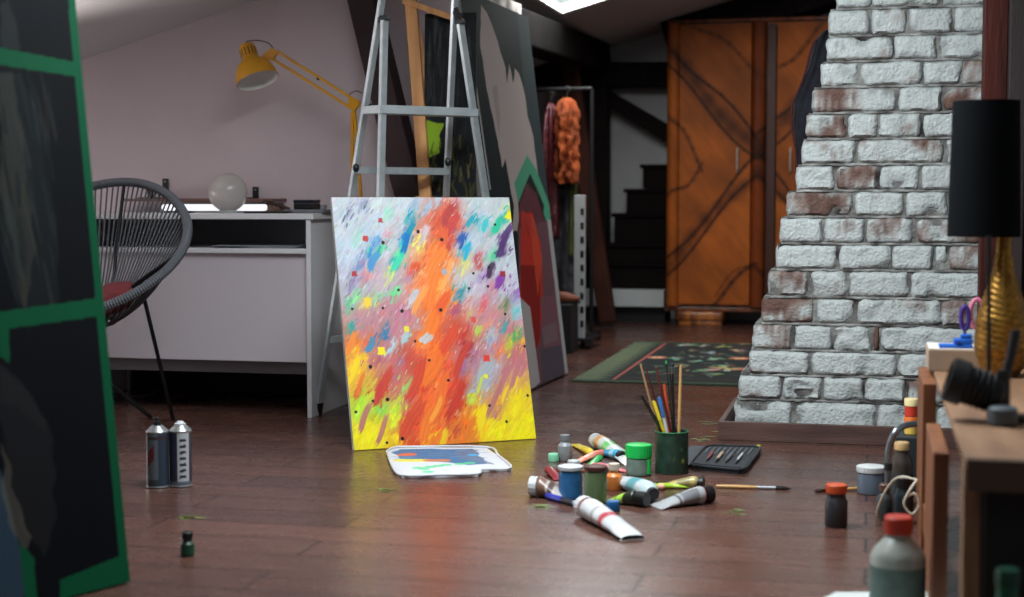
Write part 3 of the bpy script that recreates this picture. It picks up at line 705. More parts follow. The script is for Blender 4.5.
new('vent_slots', bm, pm((90, 56, 10), .6, name='vent_shadow'), sh, smooth=False)
bm = BM(); bmesh.ops.create_uvsphere(bm, u_segments=20, v_segments=12, radius=.020, matrix=M_ @ Matrix.Translation((0, 0, 25 * q))); new('bulb', bm, pm((235, 232, 228), .2, name='bulb_glass'), sh)
bm = BM(); tube(bm, smoothpath([top + ax * .002, Q(247, 41.5, LY - .01), Q(258, 40.5, LY), Q(268, 43, LY), Q(273, 48, LY)], 6), .0022, 6); new('cable', bm, pm((70, 60, 60), .5, name='cable_grey2'), t)

t = thing('added_uplighter', 'added unseen floor lamp brightening the sloping ceiling behind the chair', 'lamp', (-3.42, 4.75, 0))  # lamp added out of view to brighten the ceiling at the left
bm = BM(); lathe(bm, [(.12, 0), (.125, .008), (.02, .02), (.011, .03), (.011, .84)], 28); new('stand', bm, BLACKM, t)
bm = BM(); lathe(bm, [(.02, .84), (.06, .86), (.10, .92), (.098, .92), (.058, .865), (.018, .846)], 28, cap=False); new('bowl_shade', bm, BLACKM, t)
bm = BM(); bmesh.ops.create_uvsphere(bm, u_segments=16, v_segments=10, radius=.025, matrix=Matrix.Translation((0, 0, .885))); 
EB = bpy.data.materials.new('added_lit_bulb'); EB.use_nodes = True; q_ = EB.node_tree.nodes['Principled BSDF']; q_.inputs['Emission Color'].default_value = (1, .95, .93, 1); q_.inputs['Emission Strength'].default_value = 6
new('bulb', bm, EB, t)
ld = bpy.data.lights.new('added_ceiling_light', 'SPOT'); ld.energy = 100; ld.shadow_soft_size = .03; ld.spot_size = 1.5; ld.spot_blend = .9; ld.color = (1, .95, .93); lo = bpy.data.objects.new('added_ceiling_light', ld); COL.objects.link(lo); lo.matrix_world = frame(Vector((-3.42, 4.75, .93)), Vector((-2.95, 4.78, 1.46)))[0] @ Matrix.Rotation(PI, 4, 'X')  # spot of the added lamp, aimed to put a bright patch on the ceiling

# ================================================================== ACAPULCO CHAIR
CXc = Q(181, 262, 4.85).x - .375
t = thing('cord_chair', 'round black cord chair on thin rod legs beside the desk', 'chair', (CXc, 4.90, 0))
def rim(a):
    cs, sn = math.cos(a), math.sin(a)     # cs=1 at the high back
    w = .372 * (1 - .16 * cs - .10 * cs * cs)
    return Vector((w * sn, .285 * cs, 0.652 + .225 * cs - .012 * math.cos(2 * a)))
inner = lambda a: Vector((.085 * math.sin(a), .07 * math.cos(a) + .02, .375 + .012 * math.cos(a)))
CORD = pm((84, 86, 92), .6, name='grey_cord'); ROD = pm((12, 14, 18), .4, .3, name='rod_black')
bm = BM(); n = 72; pts = [rim(2 * PI * i / n) for i in range(n)]; tube(bm, pts, .0145, 10, True)
for i in range(0, 260):     # wrapped turns on the rim
    a = 2 * PI * i / 260; p = rim(a); p2 = rim(a + .02); M_, L_ = frame(p, p2); lathe(bm, [(.0150, 0), (.0172, L_ * .45), (.0150, L_ * .9)], 8, M_, cap=False)
new('rim', bm, pm((92, 94, 100), .65, name='wrapped_cord'), t)
bm = BM(); tube(bm, [inner(2 * PI * i / 28) for i in range(28)], .008, 8, True); new('seat_ring', bm, ROD, t)
bm = BM()
for i in range(84):
    a = 2 * PI * i / 84; b_ = a + .03 * math.sin(i)
    p0, p1 = rim(a), inner(b_); mid = (p0 + p1) / 2 + Vector((0, .0, -.035)); tube(bm, smoothpath([p0, mid, p1], 4), .0034, 5)
w = new('cord_web', bm, CORD, t); w['kind'] = 'stuff'
off = Vector((CXc, 4.90, 0))
def foot(px, py): g = G(px, py) - off; g.z = .006; return g
for (a0, ft) in ((rim(1.9) * .62 + Vector((0, 0, .16)), foot(173, 421)), (rim(-1.9) * .62 + Vector((0, 0, .16)), Vector((-.26, -.10, .006))), (Vector((-.20, -.10, .42)), foot(151, 419)), (Vector((.02, .12, .40)), Vector((-.30, .28, .006)))):
    bm = BM(); tube(bm, [a0, ft], .0075, 8); new('leg', bm, ROD, t)
bm = BM(); tube(bm, smoothpath([rim(1.9) * .62 + Vector((0, 0, .16)), Vector((.05, -.10, .375)), Vector((0, -.06, .365)), Vector((-.05, -.10, .375)), rim(-1.9) * .62 + Vector((0, 0, .16))], 5), .0075, 8)
tube(bm, [rim(1.9) * .62 + Vector((0, 0, .16)), rim(1.75)], .0075, 8); tube(bm, [rim(-1.9) * .62 + Vector((0, 0, .16)), rim(-1.75)], .0075, 8)
tube(bm, [Vector((.02, .12, .40)), rim(.0)], .0065, 8); tube(bm, [Vector((.02, .12, .40)), inner(0)], .0065, 8); tube(bm, [Vector((-.2, -.1, .42)), inner(-1.5)], .007, 8)
new('frame', bm, ROD, t)
def pillow(name, label, loc, w, l, h, mat, rot):
    bm = BM(); n = 20; T = {}
    for s in (1, -1):
        for i in range(n + 1):
            for j in range(n + 1):
                u, v = -1 + 2 * i / n, -1 + 2 * j / n
                if s < 0 and (i in (0, n) or j in (0, n)): T[s, i, j] = T[1, i, j]; continue
                e = (1 - u * u) * (1 - v * v); k = 1 - .10 * (1 - abs(u * v))
                T[s, i, j] = bm.verts.new((u * w / 2 * (1 - .12 * (1 - v * v) * 0 - .08 * (1 - abs(v) ** 2)), v * l / 2 * (1 - .08 * (1 - abs(u) ** 2)), s * h / 2 * e ** .45 + .006 * noise.noise(Vector((u * 3, v * 3, s)))))
        for i in range(n):
            for j in range(n): bm.faces.new((T[s, i, j], T[s, i + 1, j], T[s, i + 1, j + 1], T[s, i, j + 1]))
    o = new(name, bm, mat, ang=70); o.matrix_world = Matrix.Translation(loc) @ rot; tag(o, label, 'cushion'); return o
pillow('cushion', 'dark red cushion lying in the black cord chair', Vector((Q(100, 300, 4.8).x, 4.80, Q(100, 303, 4.8).z)), .27, .26, .10, pm((112, 34, 40), .85, name='red_fabric', var=.2, vscale=30, bump=.2, bscale=200), Matrix.Rotation(.25, 4, 'X') @ Matrix.Rotation(-.28, 4, 'Y') @ Matrix.Rotation(.5, 4, 'Z'))

# ================================================================== THE BRIGHT CANVAS
BL = G(354, 451); BR = G(536, 439); TLp = Q(332, 198, BL.y + .19)
e = (BR - BL); CW = e.length; up_ = TLp - BL; up_ = up_ - e.normalized() * up_.dot(e.normalized()); CH = up_.length
cv = Panel(BL, e, up_)
if cv.n.y > 0: cv.n = -cv.n
M_ = Matrix((cv.e, cv.u, cv.e.cross(cv.u))).transposed().to_4x4(); nrm = cv.e.cross(cv.u)
sgn = 1 if nrm.y < 0 else -1
M_.translation = BL + Vector((0, 0, .002)) + (-nrm * sgn) * .0
t = thing('abstract_canvas', 'bright abstract canvas with an orange flame leaning against the aluminium ladder', 'painting', M=M_)
CP = []
def cp(crop, lst):
    ox, oy = {'A': (330, 190), 'B': (430, 190), 'C': (330, 320), 'D': (430, 320)}[crop]
    for x, y, col in lst: CP.append((ox + x / 4.59, oy + y / 4.59, col))
cp('A', [(60, 60, (205, 208, 212)), (80, 110, (150, 155, 175)), (160, 75, (150, 155, 178)), (230, 60, (210, 212, 215)), (265, 110, (160, 220, 195)), (300, 60, (200, 203, 210)), (370, 130, (0, 145, 165)), (390, 60, (160, 180, 200)), (450, 80, (175, 190, 208)), (120, 230, (165, 210, 195)), (90, 290, (200, 207, 218)), (60, 190, (205, 210, 216)), (180, 290, (60, 140, 195)), (215, 240, (95, 155, 205)), (265, 200, (225, 150, 155)), (350, 200, (10, 115, 185)), (340, 240, (10, 170, 195)), (400, 250, (235, 225, 120)), (440, 200, (212, 195, 200)), (490, 250, (248, 135, 65)), (130, 340, (125, 140, 185)), (160, 390, (218, 135, 140)), (230, 290, (80, 200, 150)), (320, 310, (100, 228, 160)), (280, 380, (205, 222, 125)), (300, 345, (30, 170, 165)), (270, 300, (205, 205, 215)), (395, 355, (222, 85, 50)), (440, 370, (240, 175, 130)), (480, 420, (252, 140, 70)), (420, 420, (248, 130, 70)), (370, 400, (185, 140, 165)), (100, 450, (140, 120, 160)), (60, 500, (180, 180, 190)), (90, 540, (90, 185, 135)), (120, 500, (150, 215, 150)), (165, 520, (242, 205, 75)), (230, 500, (150, 212, 170)), (300, 470, (110, 218, 140)), (240, 570, (208, 132, 142)), (380, 500, (205, 198, 208)), (370, 560, (190, 120, 140)), (440, 530, (248, 120, 50)), (320, 560, (195, 122, 142)), (60, 400, (200, 205, 215))])
cp('B', [(40, 60, (188, 196, 208)), (105, 90, (188, 78, 78)), (100, 180, (205, 75, 70)), (50, 190, (225, 98, 60)), (20, 260, (252, 130, 60)), (90, 260, (198, 70, 60)), (60, 330, (250, 140, 70)), (200, 50, (195, 200, 204)), (300, 60, (198, 202, 206)), (160, 130, (198, 200, 206)), (210, 140, (40, 160, 180)), (250, 165, (70, 190, 200)), (300, 180, (50, 190, 150)), (340, 130, (40, 180, 160)), (365, 110, (252, 228, 50)), (150, 230, (50, 90, 165)), (170, 290, (40, 172, 202)), (210, 230, (190, 198, 206)), (350, 220, (92, 60, 115)), (330, 270, (84, 52, 105)), (290, 300, (90, 200, 150)), (220, 330, (192, 90, 92)), (155, 350, (225, 215, 110)), (120, 380, (200, 192, 198)), (170, 410, (196, 196, 204)), (240, 400, (165, 135, 192)), (280, 370, (82, 52, 84)), (320, 420, (132, 62, 152)), (380, 330, (194, 198, 206)), (400, 250, (200, 203, 208)), (390, 400, (198, 194, 208)), (140, 480, (70, 150, 160)), (240, 520, (218, 100, 105)), (280, 460, (202, 132, 152)), (350, 540, (110, 130, 90)), (400, 480, (152, 112, 182)), (400, 560, (115, 190, 192)), (40, 440, (245, 165, 80)), (90, 470, (246, 140, 60)), (40, 540, (252, 130, 50)), (110, 560, (178, 90, 112)), (180, 570, (205, 170, 120))])
cp('C', [(95, 40, (70, 160, 150)), (170, 30, (192, 122, 132)), (250, 60, (60, 120, 162)), (300, 40, (200, 130, 140)), (400, 20, (190, 150, 160)), (440, 90, (196, 196, 206)), (480, 150, (252, 125, 45)), (130, 110, (242, 130, 50)), (180, 120, (222, 110, 80)), (120, 150, (245, 180, 50)), (290, 120, (180, 204, 210)), (350, 90, (170, 205, 210)), (110, 230, (252, 214, 40)), (150, 200, (248, 190, 50)), (200, 210, (188, 106, 112)), (120, 340, (205, 72, 50)), (250, 280, (208, 70, 55)), (240, 330, (205, 66, 52)), (310, 260, (188, 110, 122)), (320, 190, (180, 120, 135)), (400, 230, (216, 80, 55)), (430, 320, (214, 70, 50)), (480, 260, (252, 120, 50)), (460, 400, (246, 110, 50)), (350, 300, (175, 205, 110)), (370, 370, (190, 120, 125)), (150, 380, (182, 222, 60)), (230, 410, (140, 206, 80)), (300, 400, (192, 222, 70)), (130, 540, (248, 228, 30)), (200, 570, (248, 228, 30)), (120, 430, (190, 222, 60)), (310, 540, (246, 226, 35)), (290, 470, (225, 225, 50)), (400, 490, (218, 80, 50)), (380, 570, (214, 74, 50)), (470, 520, (252, 142, 50)), (440, 560, (250, 170, 50))])
cp('D', [(30, 60, (228, 90, 50)), (50, 150, (252, 120, 45)), (150, 80, (205, 70, 60)), (170, 130, (155, 50, 62)), (90, 200, (225, 85, 50)), (30, 300, (252, 130, 60)), (80, 300, (238, 100, 60)), (260, 30, (225, 150, 130)), (220, 60, (190, 205, 90)), (280, 80, (175, 190, 205)), (340, 40, (70, 150, 162)), (400, 70, (70, 172, 90)), (360, 110, (192, 202, 60)), (370, 60, (205, 120, 125)), (200, 170, (172, 120, 142)), (150, 220, (162, 110, 142)), (320, 150, (232, 130, 90)), (430, 100, (240, 180, 60)), (400, 170, (202, 120, 120)), (230, 250, (172, 176, 186)), (260, 300, (170, 175, 180)), (190, 370, (202, 217, 70)), (200, 330, (172, 175, 182)), (160, 330, (192, 60, 50)), (130, 400, (204, 65, 45)), (100, 450, (200, 70, 50)), (350, 250, (192, 115, 125)), (400, 300, (225, 170, 80)), (420, 240, (195, 118, 125)), (330, 340, (235, 180, 70)), (300, 430, (192, 115, 110)), (230, 440, (252, 218, 30)), (170, 480, (238, 120, 40)), (400, 400, (252, 226, 35)), (440, 500, (252, 228, 35)), (330, 510, (252, 226, 35)), (250, 520, (250, 205, 40)), (60, 550, (245, 200, 40)), (30, 500, (240, 100, 50)), (130, 500, (195, 80, 50))])
im = Img(CW, CH, 330, 430, (200, 203, 206))
cps = []
for px, py, col in CP:
    u, v = cv.uv(px, py); cps.append((u, v, *col))
cps = np.array(cps)
SA = math.radians(56)
def cmap(u, v):
    dx, dy = cps[:, 0] - u, cps[:, 1] - v; a = dx * math.cos(SA) + dy * math.sin(SA); b = -dx * math.sin(SA) + dy * math.cos(SA)
    d = (a / 1.7) ** 2 + (b * 1.25) ** 2 + 2e-6; k = int(np.argmin(d * rng.uniform(.6, 1.6, len(d)))); return cps[k, 2:5]
num = np.zeros((im.ny, im.nx, 3)); den = np.zeros((im.ny, im.nx))
wx_ = im.X + .012 * (fbm(im.X * 22, im.Y * 22) - .5) * 2; wy_ = im.Y + .02 * (fbm(im.X * 22 + 40, im.Y * 22) - .5) * 2
BGP = [(340, 205, (200, 204, 210)), (345, 250, (190, 198, 212)), (400, 200, (202, 205, 210)), (480, 205, (200, 204, 208)), (505, 205, (202, 206, 208)), (380, 230, (196, 202, 212)), (505, 262, (198, 200, 208)), (515, 300, (190, 186, 200)), (470, 285, (196, 190, 200)), (470, 245, (194, 196, 206)), (355, 285, (180, 176, 190)), (385, 280, (196, 170, 184)),
   (360, 318, (190, 140, 150)), (395, 320, (190, 136, 148)), (350, 345, (220, 124, 80)), (380, 352, (190, 122, 130)), (352, 375, (240, 180, 60)), (360, 405, (190, 206, 62)), (370, 437, (248, 228, 36)), (400, 385, (200, 108, 104)), (395, 410, (200, 200, 70)), (446, 225, (214, 90, 64)), (440, 262, (248, 134, 66)), (435, 300, (250, 132, 62)), (430, 350, (248, 116, 52)), (425, 400, (244, 108, 50)), (430, 440, (244, 120, 52)), (412, 425, (212, 78, 52)), (412, 360, (206, 84, 64)),
   (458, 335, (206, 84, 64)), (450, 390, (210, 74, 52)), (482, 318, (202, 138, 148)), (505, 325, (206, 140, 140)), (470, 350, (190, 120, 130)), (490, 372, (178, 170, 184)), (515, 352, (202, 122, 124)), (500, 392, (206, 140, 110)), (515, 400, (246, 214, 44)), (525, 430, (250, 228, 34)), (490, 430, (250, 224, 34)), (465, 430, (236, 130, 50))]
num2 = np.zeros_like(num); den2 = np.zeros_like(den)
for px, py, col in BGP:
    u0_, v0_ = cv.uv(px, py); dx, dy = wx_ - u0_, wy_ - v0_; wt = 1 / ((dx * dx + dy * dy + 2e-4) ** 1.8); num2 += wt[..., None] * np.array(col); den2 += wt
bgf = num2 / den2[..., None]; w0_ = 1 / ((.0165 ** 2) ** 2.6); num += bgf * w0_; den += w0_
for q in cps:
    dx, dy = wx_ - q[0], wy_ - q[1]; a = dx * math.cos(SA) + dy * math.sin(SA); b = -dx * math.sin(SA) + dy * math.cos(SA)
    wt = 1 / (((a / 1.5) ** 2 + (b * 1.2) ** 2 + 1e-5) ** 2.6); num += wt[..., None] * q[2:5]; den += wt
im.a = num / den[..., None]; im.a *= (.94 + .12 * fbm(im.X * 90 - im.Y * 60, im.Y * 14 + im.X * 10))[..., None]
base = im.a.copy()
def sample(u, v):
    i_ = int(min(im.nx - 1, max(0, u / CW * im.nx))); j_ = int(min(im.ny - 1, max(0, v / CH * im.ny))); return base[j_, i_]
def isyel(c_): return c_[0] > 225 and c_[1] > 195 and c_[2] < 80
for lay, (N, L, W, jit) in enumerate(((900, .018, .0050, .012), (2600, .013, .0030, .018), (1200, .010, .0018, .035))):
    for k in range(N):
        u, v = rng.uniform(-.01, CW + .01), rng.uniform(-.01, CH + .01)
        j_ = rng.normal(0, jit)
        col = sample(u + j_ * math.cos(SA) + rng.normal(0, jit * .35), v + j_ * math.sin(SA)); 
        here = sample(u, v)
        if lay and rng.random() < .22:
            dd_ = (cps[:, 0] - u) ** 2 + (cps[:, 1] - v) ** 2; kk = np.argsort(dd_)[:3]; kk = kk[rng.integers(0, 3)]
            if dd_[kk] < .002: col = cps[kk, 2:5]
        if isyel(here) and rng.random() < .8: col = here
        g_ = col.mean(); col = g_ + (col - g_) * 1.12; col = col * rng.uniform(.92, 1.06) + rng.normal(0, 5 + 3 * lay, 3)
        if lay == 2 and rng.random() < .12 and not isyel(here): col = col * .5 + 125
        im.stroke(u, v, L * rng.uniform(.6, 1.3), W * rng.uniform(.6, 1.3), SA + rng.normal(0, .13), col, .85, .3, .0005)
def S(px, py, Lp, Wp, col, ang=None, al=.95):
    u, v = cv.uv(px, py); s = 4.9 / FPX; im.stroke(u, v, Lp * s / 2, Wp * s / 2, ang if ang is not None else SA + .1, col, al, .2, .0006)
for a_ in [(448, 216, 30, 9, (186, 66, 66)), (452, 225, 34, 10, (204, 70, 66)), (443, 240, 30, 8, (236, 100, 56)), (436, 262, 44, 13, (250, 132, 58)), (432, 290, 44, 14, (252, 128, 54)), (440, 310, 50, 12, (238, 92, 46)), (428, 330, 50, 16, (252, 128, 46)), (446, 345, 50, 12, (226, 76, 46)), (430, 370, 50, 18, (248, 118, 44)), (416, 380, 56, 12, (214, 70, 48)), (440, 395, 56, 14, (246, 112, 46)), (412, 420, 54, 14, (214, 74, 46)), (428, 425, 44, 13, (246, 122, 46)), (455, 400, 50, 9, (200, 60, 44)),
           (462, 360, 50, 9, (206, 66, 50)), (420, 300, 40, 8, (250, 160, 84)), (447, 275, 40, 6, (252, 170, 96)), (436, 410, 34, 6, (252, 160, 60)), (443, 440, 26, 7, (246, 200, 40)),
           (410, 233, 26, 7, (0, 140, 170)), (405, 245, 28, 7, (10, 110, 185)), (398, 262, 26, 7, (60, 214, 170)), (470, 222, 16, 5, (30, 165, 185)), (485, 226, 18, 6, (70, 195, 200)), (497, 226, 22, 7, (50, 195, 150)), (467, 252, 26, 5, (40, 172, 205)), (462, 243, 20, 4, (50, 90, 165)),
           (507, 236, 34, 8, (84, 54, 108)), (500, 250, 22, 8, (80, 52, 104)), (491, 270, 20, 7, (74, 48, 78)), (500, 282, 22, 7, (132, 62, 156)), (511, 214, 16, 6, (252, 230, 50)),
           (508, 216, 10, 5, (252, 230, 50)), (374, 262, 26, 9, (70, 145, 200)), (370, 345, 20, 8, (70, 140, 180)), (426, 339, 14, 12, (200, 200, 208)), (365, 418, 36, 7, (186, 112, 112)), (382, 430, 36, 6, (188, 116, 110)),
           (486, 372, 34, 12, (172, 176, 184)), (505, 380, 44, 7, (194, 118, 122)), (516, 372, 44, 7, (196, 120, 124)), (494, 400, 50, 6, (190, 116, 112)), (482, 418, 30, 9, (250, 216, 34)), (470, 430, 34, 6, (236, 124, 42)), (515, 385, 22, 3, (250, 208, 50)), (505, 395, 24, 3.5, (250, 208, 50)), (350, 345, 30, 7, (246, 140, 50)), (354, 370, 36, 6, (252, 214, 40)), (360, 385, 30, 5, (240, 120, 50)), (385, 385, 36, 10, (208, 68, 54)), (378, 395, 28, 8, (200, 64, 54)), (480, 385, 22, 4, (206, 220, 70)),
           (344, 219, 9, 2, (90, 95, 125)), (348, 213, 8, 1.6, (96, 100, 130)), (352, 217, 10, 2, (110, 115, 145)), (347, 226, 6, 1.8, (90, 94, 124)), (366, 205, 10, 2, (120, 124, 150)), (364, 208, 6, 1.6, (90, 94, 124)), (372, 212, 7, 1.5, (130, 134, 160))]: S(*a_)
Z6 = lambda x, y: (300 + x / 1.99, 180 + y / 1.99)
def dot(x, y, r, col, sq=False):
    u, v = cv.uv(*Z6(x, y)); s = 4.9 / FPX; r *= s
    if sq: im.poly([(u - r, v - r * .8), (u + r, v - r), (u + r * .9, v + r), (u - r * .8, v + r)], col)
    else: im.disc(u, v, r, col)
for x, y in ((235, 104), (282, 120), (345, 187), (374, 213), (336, 217), (280, 260), (196, 220), (408, 268), (257, 360), (165, 256), (140, 373), (229, 322), (145, 441), (173, 524), (204, 516), (411, 482), (377, 450), (453, 430), (111, 463), (174, 438), (376, 175), (388, 90), (165, 126), (203, 262), (104, 258), (447, 332), (371, 356), (295, 400)): dot(x, y, 1.5 if (x + y) % 3 else 2.0, (22, 24, 26))
for x, y, r, col in ((130, 118, 3.2, (200, 62, 56)), (160, 82, 2.6, (186, 70, 76)), (108, 188, 3.0, (176, 50, 62)), (371, 356, 3.8, (226, 66, 54)), (403, 188, 3.2, (160, 40, 56)), (134, 244, 4.4, (246, 206, 70)), (162, 342, 4.2, (250, 226, 40)), (287, 184, 3.2, (176, 170, 174)), (370, 392, 2.4, (240, 230, 60)), (212, 298, 3, (240, 226, 60)), (345, 280, 3.0, (220, 90, 70))): dot(x, y, r, col, True)
im.z += .0004 * fbm(im.X * 120, im.Y * 120)
TH = .020
gm = gridmesh('painted_face', im, vmat(.5, spec=.35), t, zoff=0.0005)
if sgn < 0:
    print('WARN canvas normal')
bm = BM(); box(bm, 0, CW, 0, CH, -TH, 0, .0015); new('stretcher', bm, pm((206, 206, 204), .8, name='canvas_cloth', bump=.2, bscale=400), t, smooth=False)
bm = BM(); box(bm, CW + .0004, CW + .0016, .0, CH * .35, -TH + .004, -.002); box(bm, 0.005, CW * .98, -.0012, -.0003, -TH + .004, -.002); new('paint_drips', bm, pm((226, 190, 50), .5, name='edge_yellow'), t, smooth=False)

# ================================================================== LADDER
t = thing('step_ladder', 'aluminium step ladder standing behind the bright abstract canvas', 'ladder', (0, 0, 0))
def between(p, q, z): f = (z - p.z) / (q.z - p.z); return p.lerp(q, f)
yT = 5.16
aL0, aL1 = G(317, 415), Q(380, 12, yT + .03); aR0, aR1 = G(437, 398), Q(455, 0, yT + .20)
bL0, bL1 = G(375, 426), Q(384.5, 18, yT); bR0, bR1 = G(517, 408), Q(460, 22, yT + .17)
aL1 = aL0.lerp(aL1, 1.25); aR1 = aR0.lerp(aR1, 1.22)
nn = (aR0 - aL0).normalized()
for nm, p, q, w in (('rear_leg', aL0, aL1, .024), ('rear_leg', aR0, aR1, .024), ('front_leg', bL0, bL1, .027), ('front_leg', bR0, bR1, .027)):
    bm = BM(); M2, L2 = frame(p, q, up=nn)
    box(bm, -.008, .008, -w / 2, w / 2, .03, L2, .002, M2); lg = new(nm, bm, ALU, t, smooth=False)
    bm = BM(); box(bm, -.011, .011, -w / 2 - .003, w / 2 + .003, 0, .05, .002, M2); new('rubber_foot', bm, BLACK, lg, smooth=False)
back = Vector((-nn.y, nn.x, 0))
for ypx in (106, 236, 330):            # flat treads on the front legs
    zt_ = EYE + (200 - ypx) / FPX * 5.2
    if zt_ < .12: continue
    p, q = between(bL0, bL1, zt_), between(bR0, bR1, zt_); d = (q - p).normalized()
    bm = BM(); M2, L2 = frame(p - d * .004, q + d * .004, up=Vector((0, 0, 1)))
    M3 = Matrix((d, back, Vector((0, 0, 1)))).transposed().to_4x4(); M3.translation = p
    box(bm, -.02, (q - p).length + .012, -.012, .075, -.016, .012, .002, M3)
    for k in range(5): box(bm, .0, (q - p).length, .0 + k * .014, .004 + k * .014, .012, .0145, 0, M3)
    new('tread', bm, ALU, t, smooth=False)
for ypx in (169, 215, 290, 350):
    zt_ = EYE + (200 - ypx) / FPX * 5.3
    p, q = between(aL0, aL1, zt_), between(aR0, aR1, zt_)
    bm = BM(); bar(bm, p, q, .026, .026, .002); new('rung', bm, ALU, t, smooth=False)
for p, q in ((bL1, aL0.lerp(aL1, .78)), (bR1, aR0.lerp(aR1, .80))):
    bm = BM(); bar(bm, p - Vector((0, 0, .012)), q + Vector((0, 0, .012)), .018, .02, .003); box(bm, -.016, .016, -.016, .016, -.008, .008, .003, Matrix.Translation(p)); new('hinge', bm, pm((40, 42, 46), .5, name='hinge_plastic'), t, smooth=False)
for px, py in ((371, 108), (448, 162), (356, 168)):
    p = Q(px, py, 5.22); bm = BM(); bmesh.ops.create_uvsphere(bm, u_segments=12, v_segments=8, radius=.012, matrix=Matrix.Translation(p) @ Matrix.Diagonal((1, 1, 1.3, 1))); new('knob', bm, BLACK, t)

# ================================================================== EASEL + DARK CANVAS BEHIND LADDER
PINE = pm((206, 150, 96), .5, name='pine', var=.3, vscale=2, bump=.1, stretch=(9, 9, 1.2), dark=(172, 116, 70))
EY = 5.62
t = thing('easel', 'light pine easel behind the ladder holding a dark canvas', 'easel', (0, 0, 0))
m0, m1 = Q(425, 190, EY), Q(411, 0, EY + .05); d = m1 - m0
pb = m0 - d * (m0.z / d.z); pt = m1 + d * .18
bm = BM(); bar(bm, pb + Vector((0, 0, .005)), pt, .045, .02, .002, up=Vector((0, 1, 0))); new('mast', bm, PINE, t, smooth=False)
bm = BM(); bar(bm, Q(404, 1, EY + .05), Q(462, 21, EY + .03), .022, .03, .002, up=Vector((0, 1, 0))); new('crossbar', bm, PINE, t, smooth=False)
bm = BM(); bar(bm, Q(424, 200, EY + .02) + Vector((-.03, 0, 0)), Q(500, 216, EY + .02), .05, .03, .002); new('canvas_ledge', bm, PINE, t, smooth=False)
bm = BM(); bar(bm, pt.lerp(pb, .1) + Vector((0, .02, 0)), Vector((pb.x + .1, WY - .13, .005)), .035, .02, .002); new('leg', bm, PINE, t, smooth=False)
bm = BM(); bar(bm, Q(455, 21, EY + .13), Vector((Q(455, 21, EY).x + .05, EY + .13, .005)), .035, .02, .002); new('leg', bm, PINE, t, smooth=False)
c0 = Q(424, 196, EY + .05); cw, ch = Q(475, 196, EY + .05).x - c0.x, 1.78 - c0.z
ch = (196 - 8) / FPX * (EY + .05)
im = Img(cw, ch, 60, 200, (20, 24, 28))
for k in range(160):
    u = rng.uniform(0, cw); v = rng.uniform(.1, ch); g = rng.uniform(20, 96) * (.4 + .6 * (v / ch)); im.stroke(u, v, rng.uniform(.03, .11), rng.uniform(.002, .006), PI / 2 + rng.normal(0, .06), (g, g * 1.02, g * 1.05), .55)
im.poly([(0, ch * .21), (cw * .32, ch * .24), (cw * .36, ch * .40), (0, ch * .42)], (142, 176, 40), wob=.01)
for k in range(60):
    u = rng.uniform(0, cw); v = rng.uniform(0, ch * .30); col = [(92, 84, 40), (60, 70, 40), (120, 110, 60), (40, 36, 30)][k % 4]; im.stroke(u, v, .03, .004, PI / 2 + rng.normal(0, .3), col, .7)
t2 = thing('dark_canvas', 'dark streaky canvas with a lime patch standing on the pine easel', 'painting', M=Matrix.Translation((c0.x, EY + .05, c0.z)) @ Matrix.Rotation(PI / 2 - .03, 4, 'X'))
gridmesh('painted_face', im, vmat(.6, spec=.2), t2, zoff=.0005)
bm = BM(); box(bm, 0, cw, 0, ch, -.018, 0, .001); new('stretcher', bm, pm((60, 56, 54), .8, name='dark_cloth'), t2, smooth=False)

# ================================================================== TALL DARK PAINTING leaning on the beam
b1 = G(568, 375); b0 = G(513, 400)
e = (b1 - b0).normalized(); r = ray(528, 20); tt = (b1 - cC).dot(e) / r.dot(e); topR = cC + r * tt
up_ = topR - b1
PW = (b1 - b0).length + .10; b0 = b1 - e * PW
tp = Panel(b0, e, up_); PH = up_.length
nrm = e.cross(tp.u); M_ = Matrix((e, tp.u, nrm)).transposed().to_4x4(); M_.translation = b0 + Vector((0, 0, .012))
t = thing('tall_dark_painting', 'tall dark green painting with a pale jagged feather shape and mint arch', 'painting', M=M_)
im = Img(PW, PH, 300, 460, (26, 40, 42))
im.a *= (.8 + .4 * fbm(im.X * 8, im.Y * 3))[..., None]
T = lambda *pts: [tp.uv(x, y) for x, y in pts]
im.poly(T((528, 18), (548, 200), (572, 376), (560, 384), (540, 250), (516, 10)), (86, 102, 106), .55)
im.poly(T((481, 8), (486, 14), (497, 42), (505, 70), (507, 88), (509, 66), (513, 86), (515, 72), (519, 76), (525, 98), (528, 122), (533, 138), (536, 162), (540, 200), (536, 230), (512, 235), (514, 210), (505, 162), (502, 170), (499, 150), (492, 118), (485, 82), (480, 45)), (214, 198, 194), wob=.006)
im.poly(T((492, 90), (497, 88), (500, 120), (499, 140)), (176, 160, 160), .6)
im.poly(T((514, 186), (527, 158), (536, 172), (552, 214), (548, 228), (530, 180), (518, 206)), (96, 190, 152))
im.poly(T((518, 206), (530, 176), (544, 208), (542, 236), (520, 236)), (26, 40, 42))
im.poly(T((517, 236), (520, 205), (527, 186), (536, 196), (544, 222), (546, 240)), (120, 62, 72), wob=.004)
im.poly(T((518, 232), (556, 220), (562, 300), (568, 378), (528, 400), (520, 330)), (130, 88, 98))
im.poly(T((521, 214), (532, 216), (541, 246), (543, 300), (539, 348), (530, 352), (520, 300)), (226, 60, 44), wob=.005)
im.poly(T((520, 268), (540, 268), (540, 340), (534, 360), (524, 360)), (150, 30, 26), .8)
im.poly(T((531, 216), (536, 230), (542, 262), (538, 300), (533, 260)), (246, 92, 58), .8, wob=.004)
im.poly(T((520, 300), (530, 310), (540, 385), (526, 398)), (210, 202, 200))
im.poly(T((540, 300), (562, 296), (570, 345), (544, 352)), (146, 98, 110), .9)
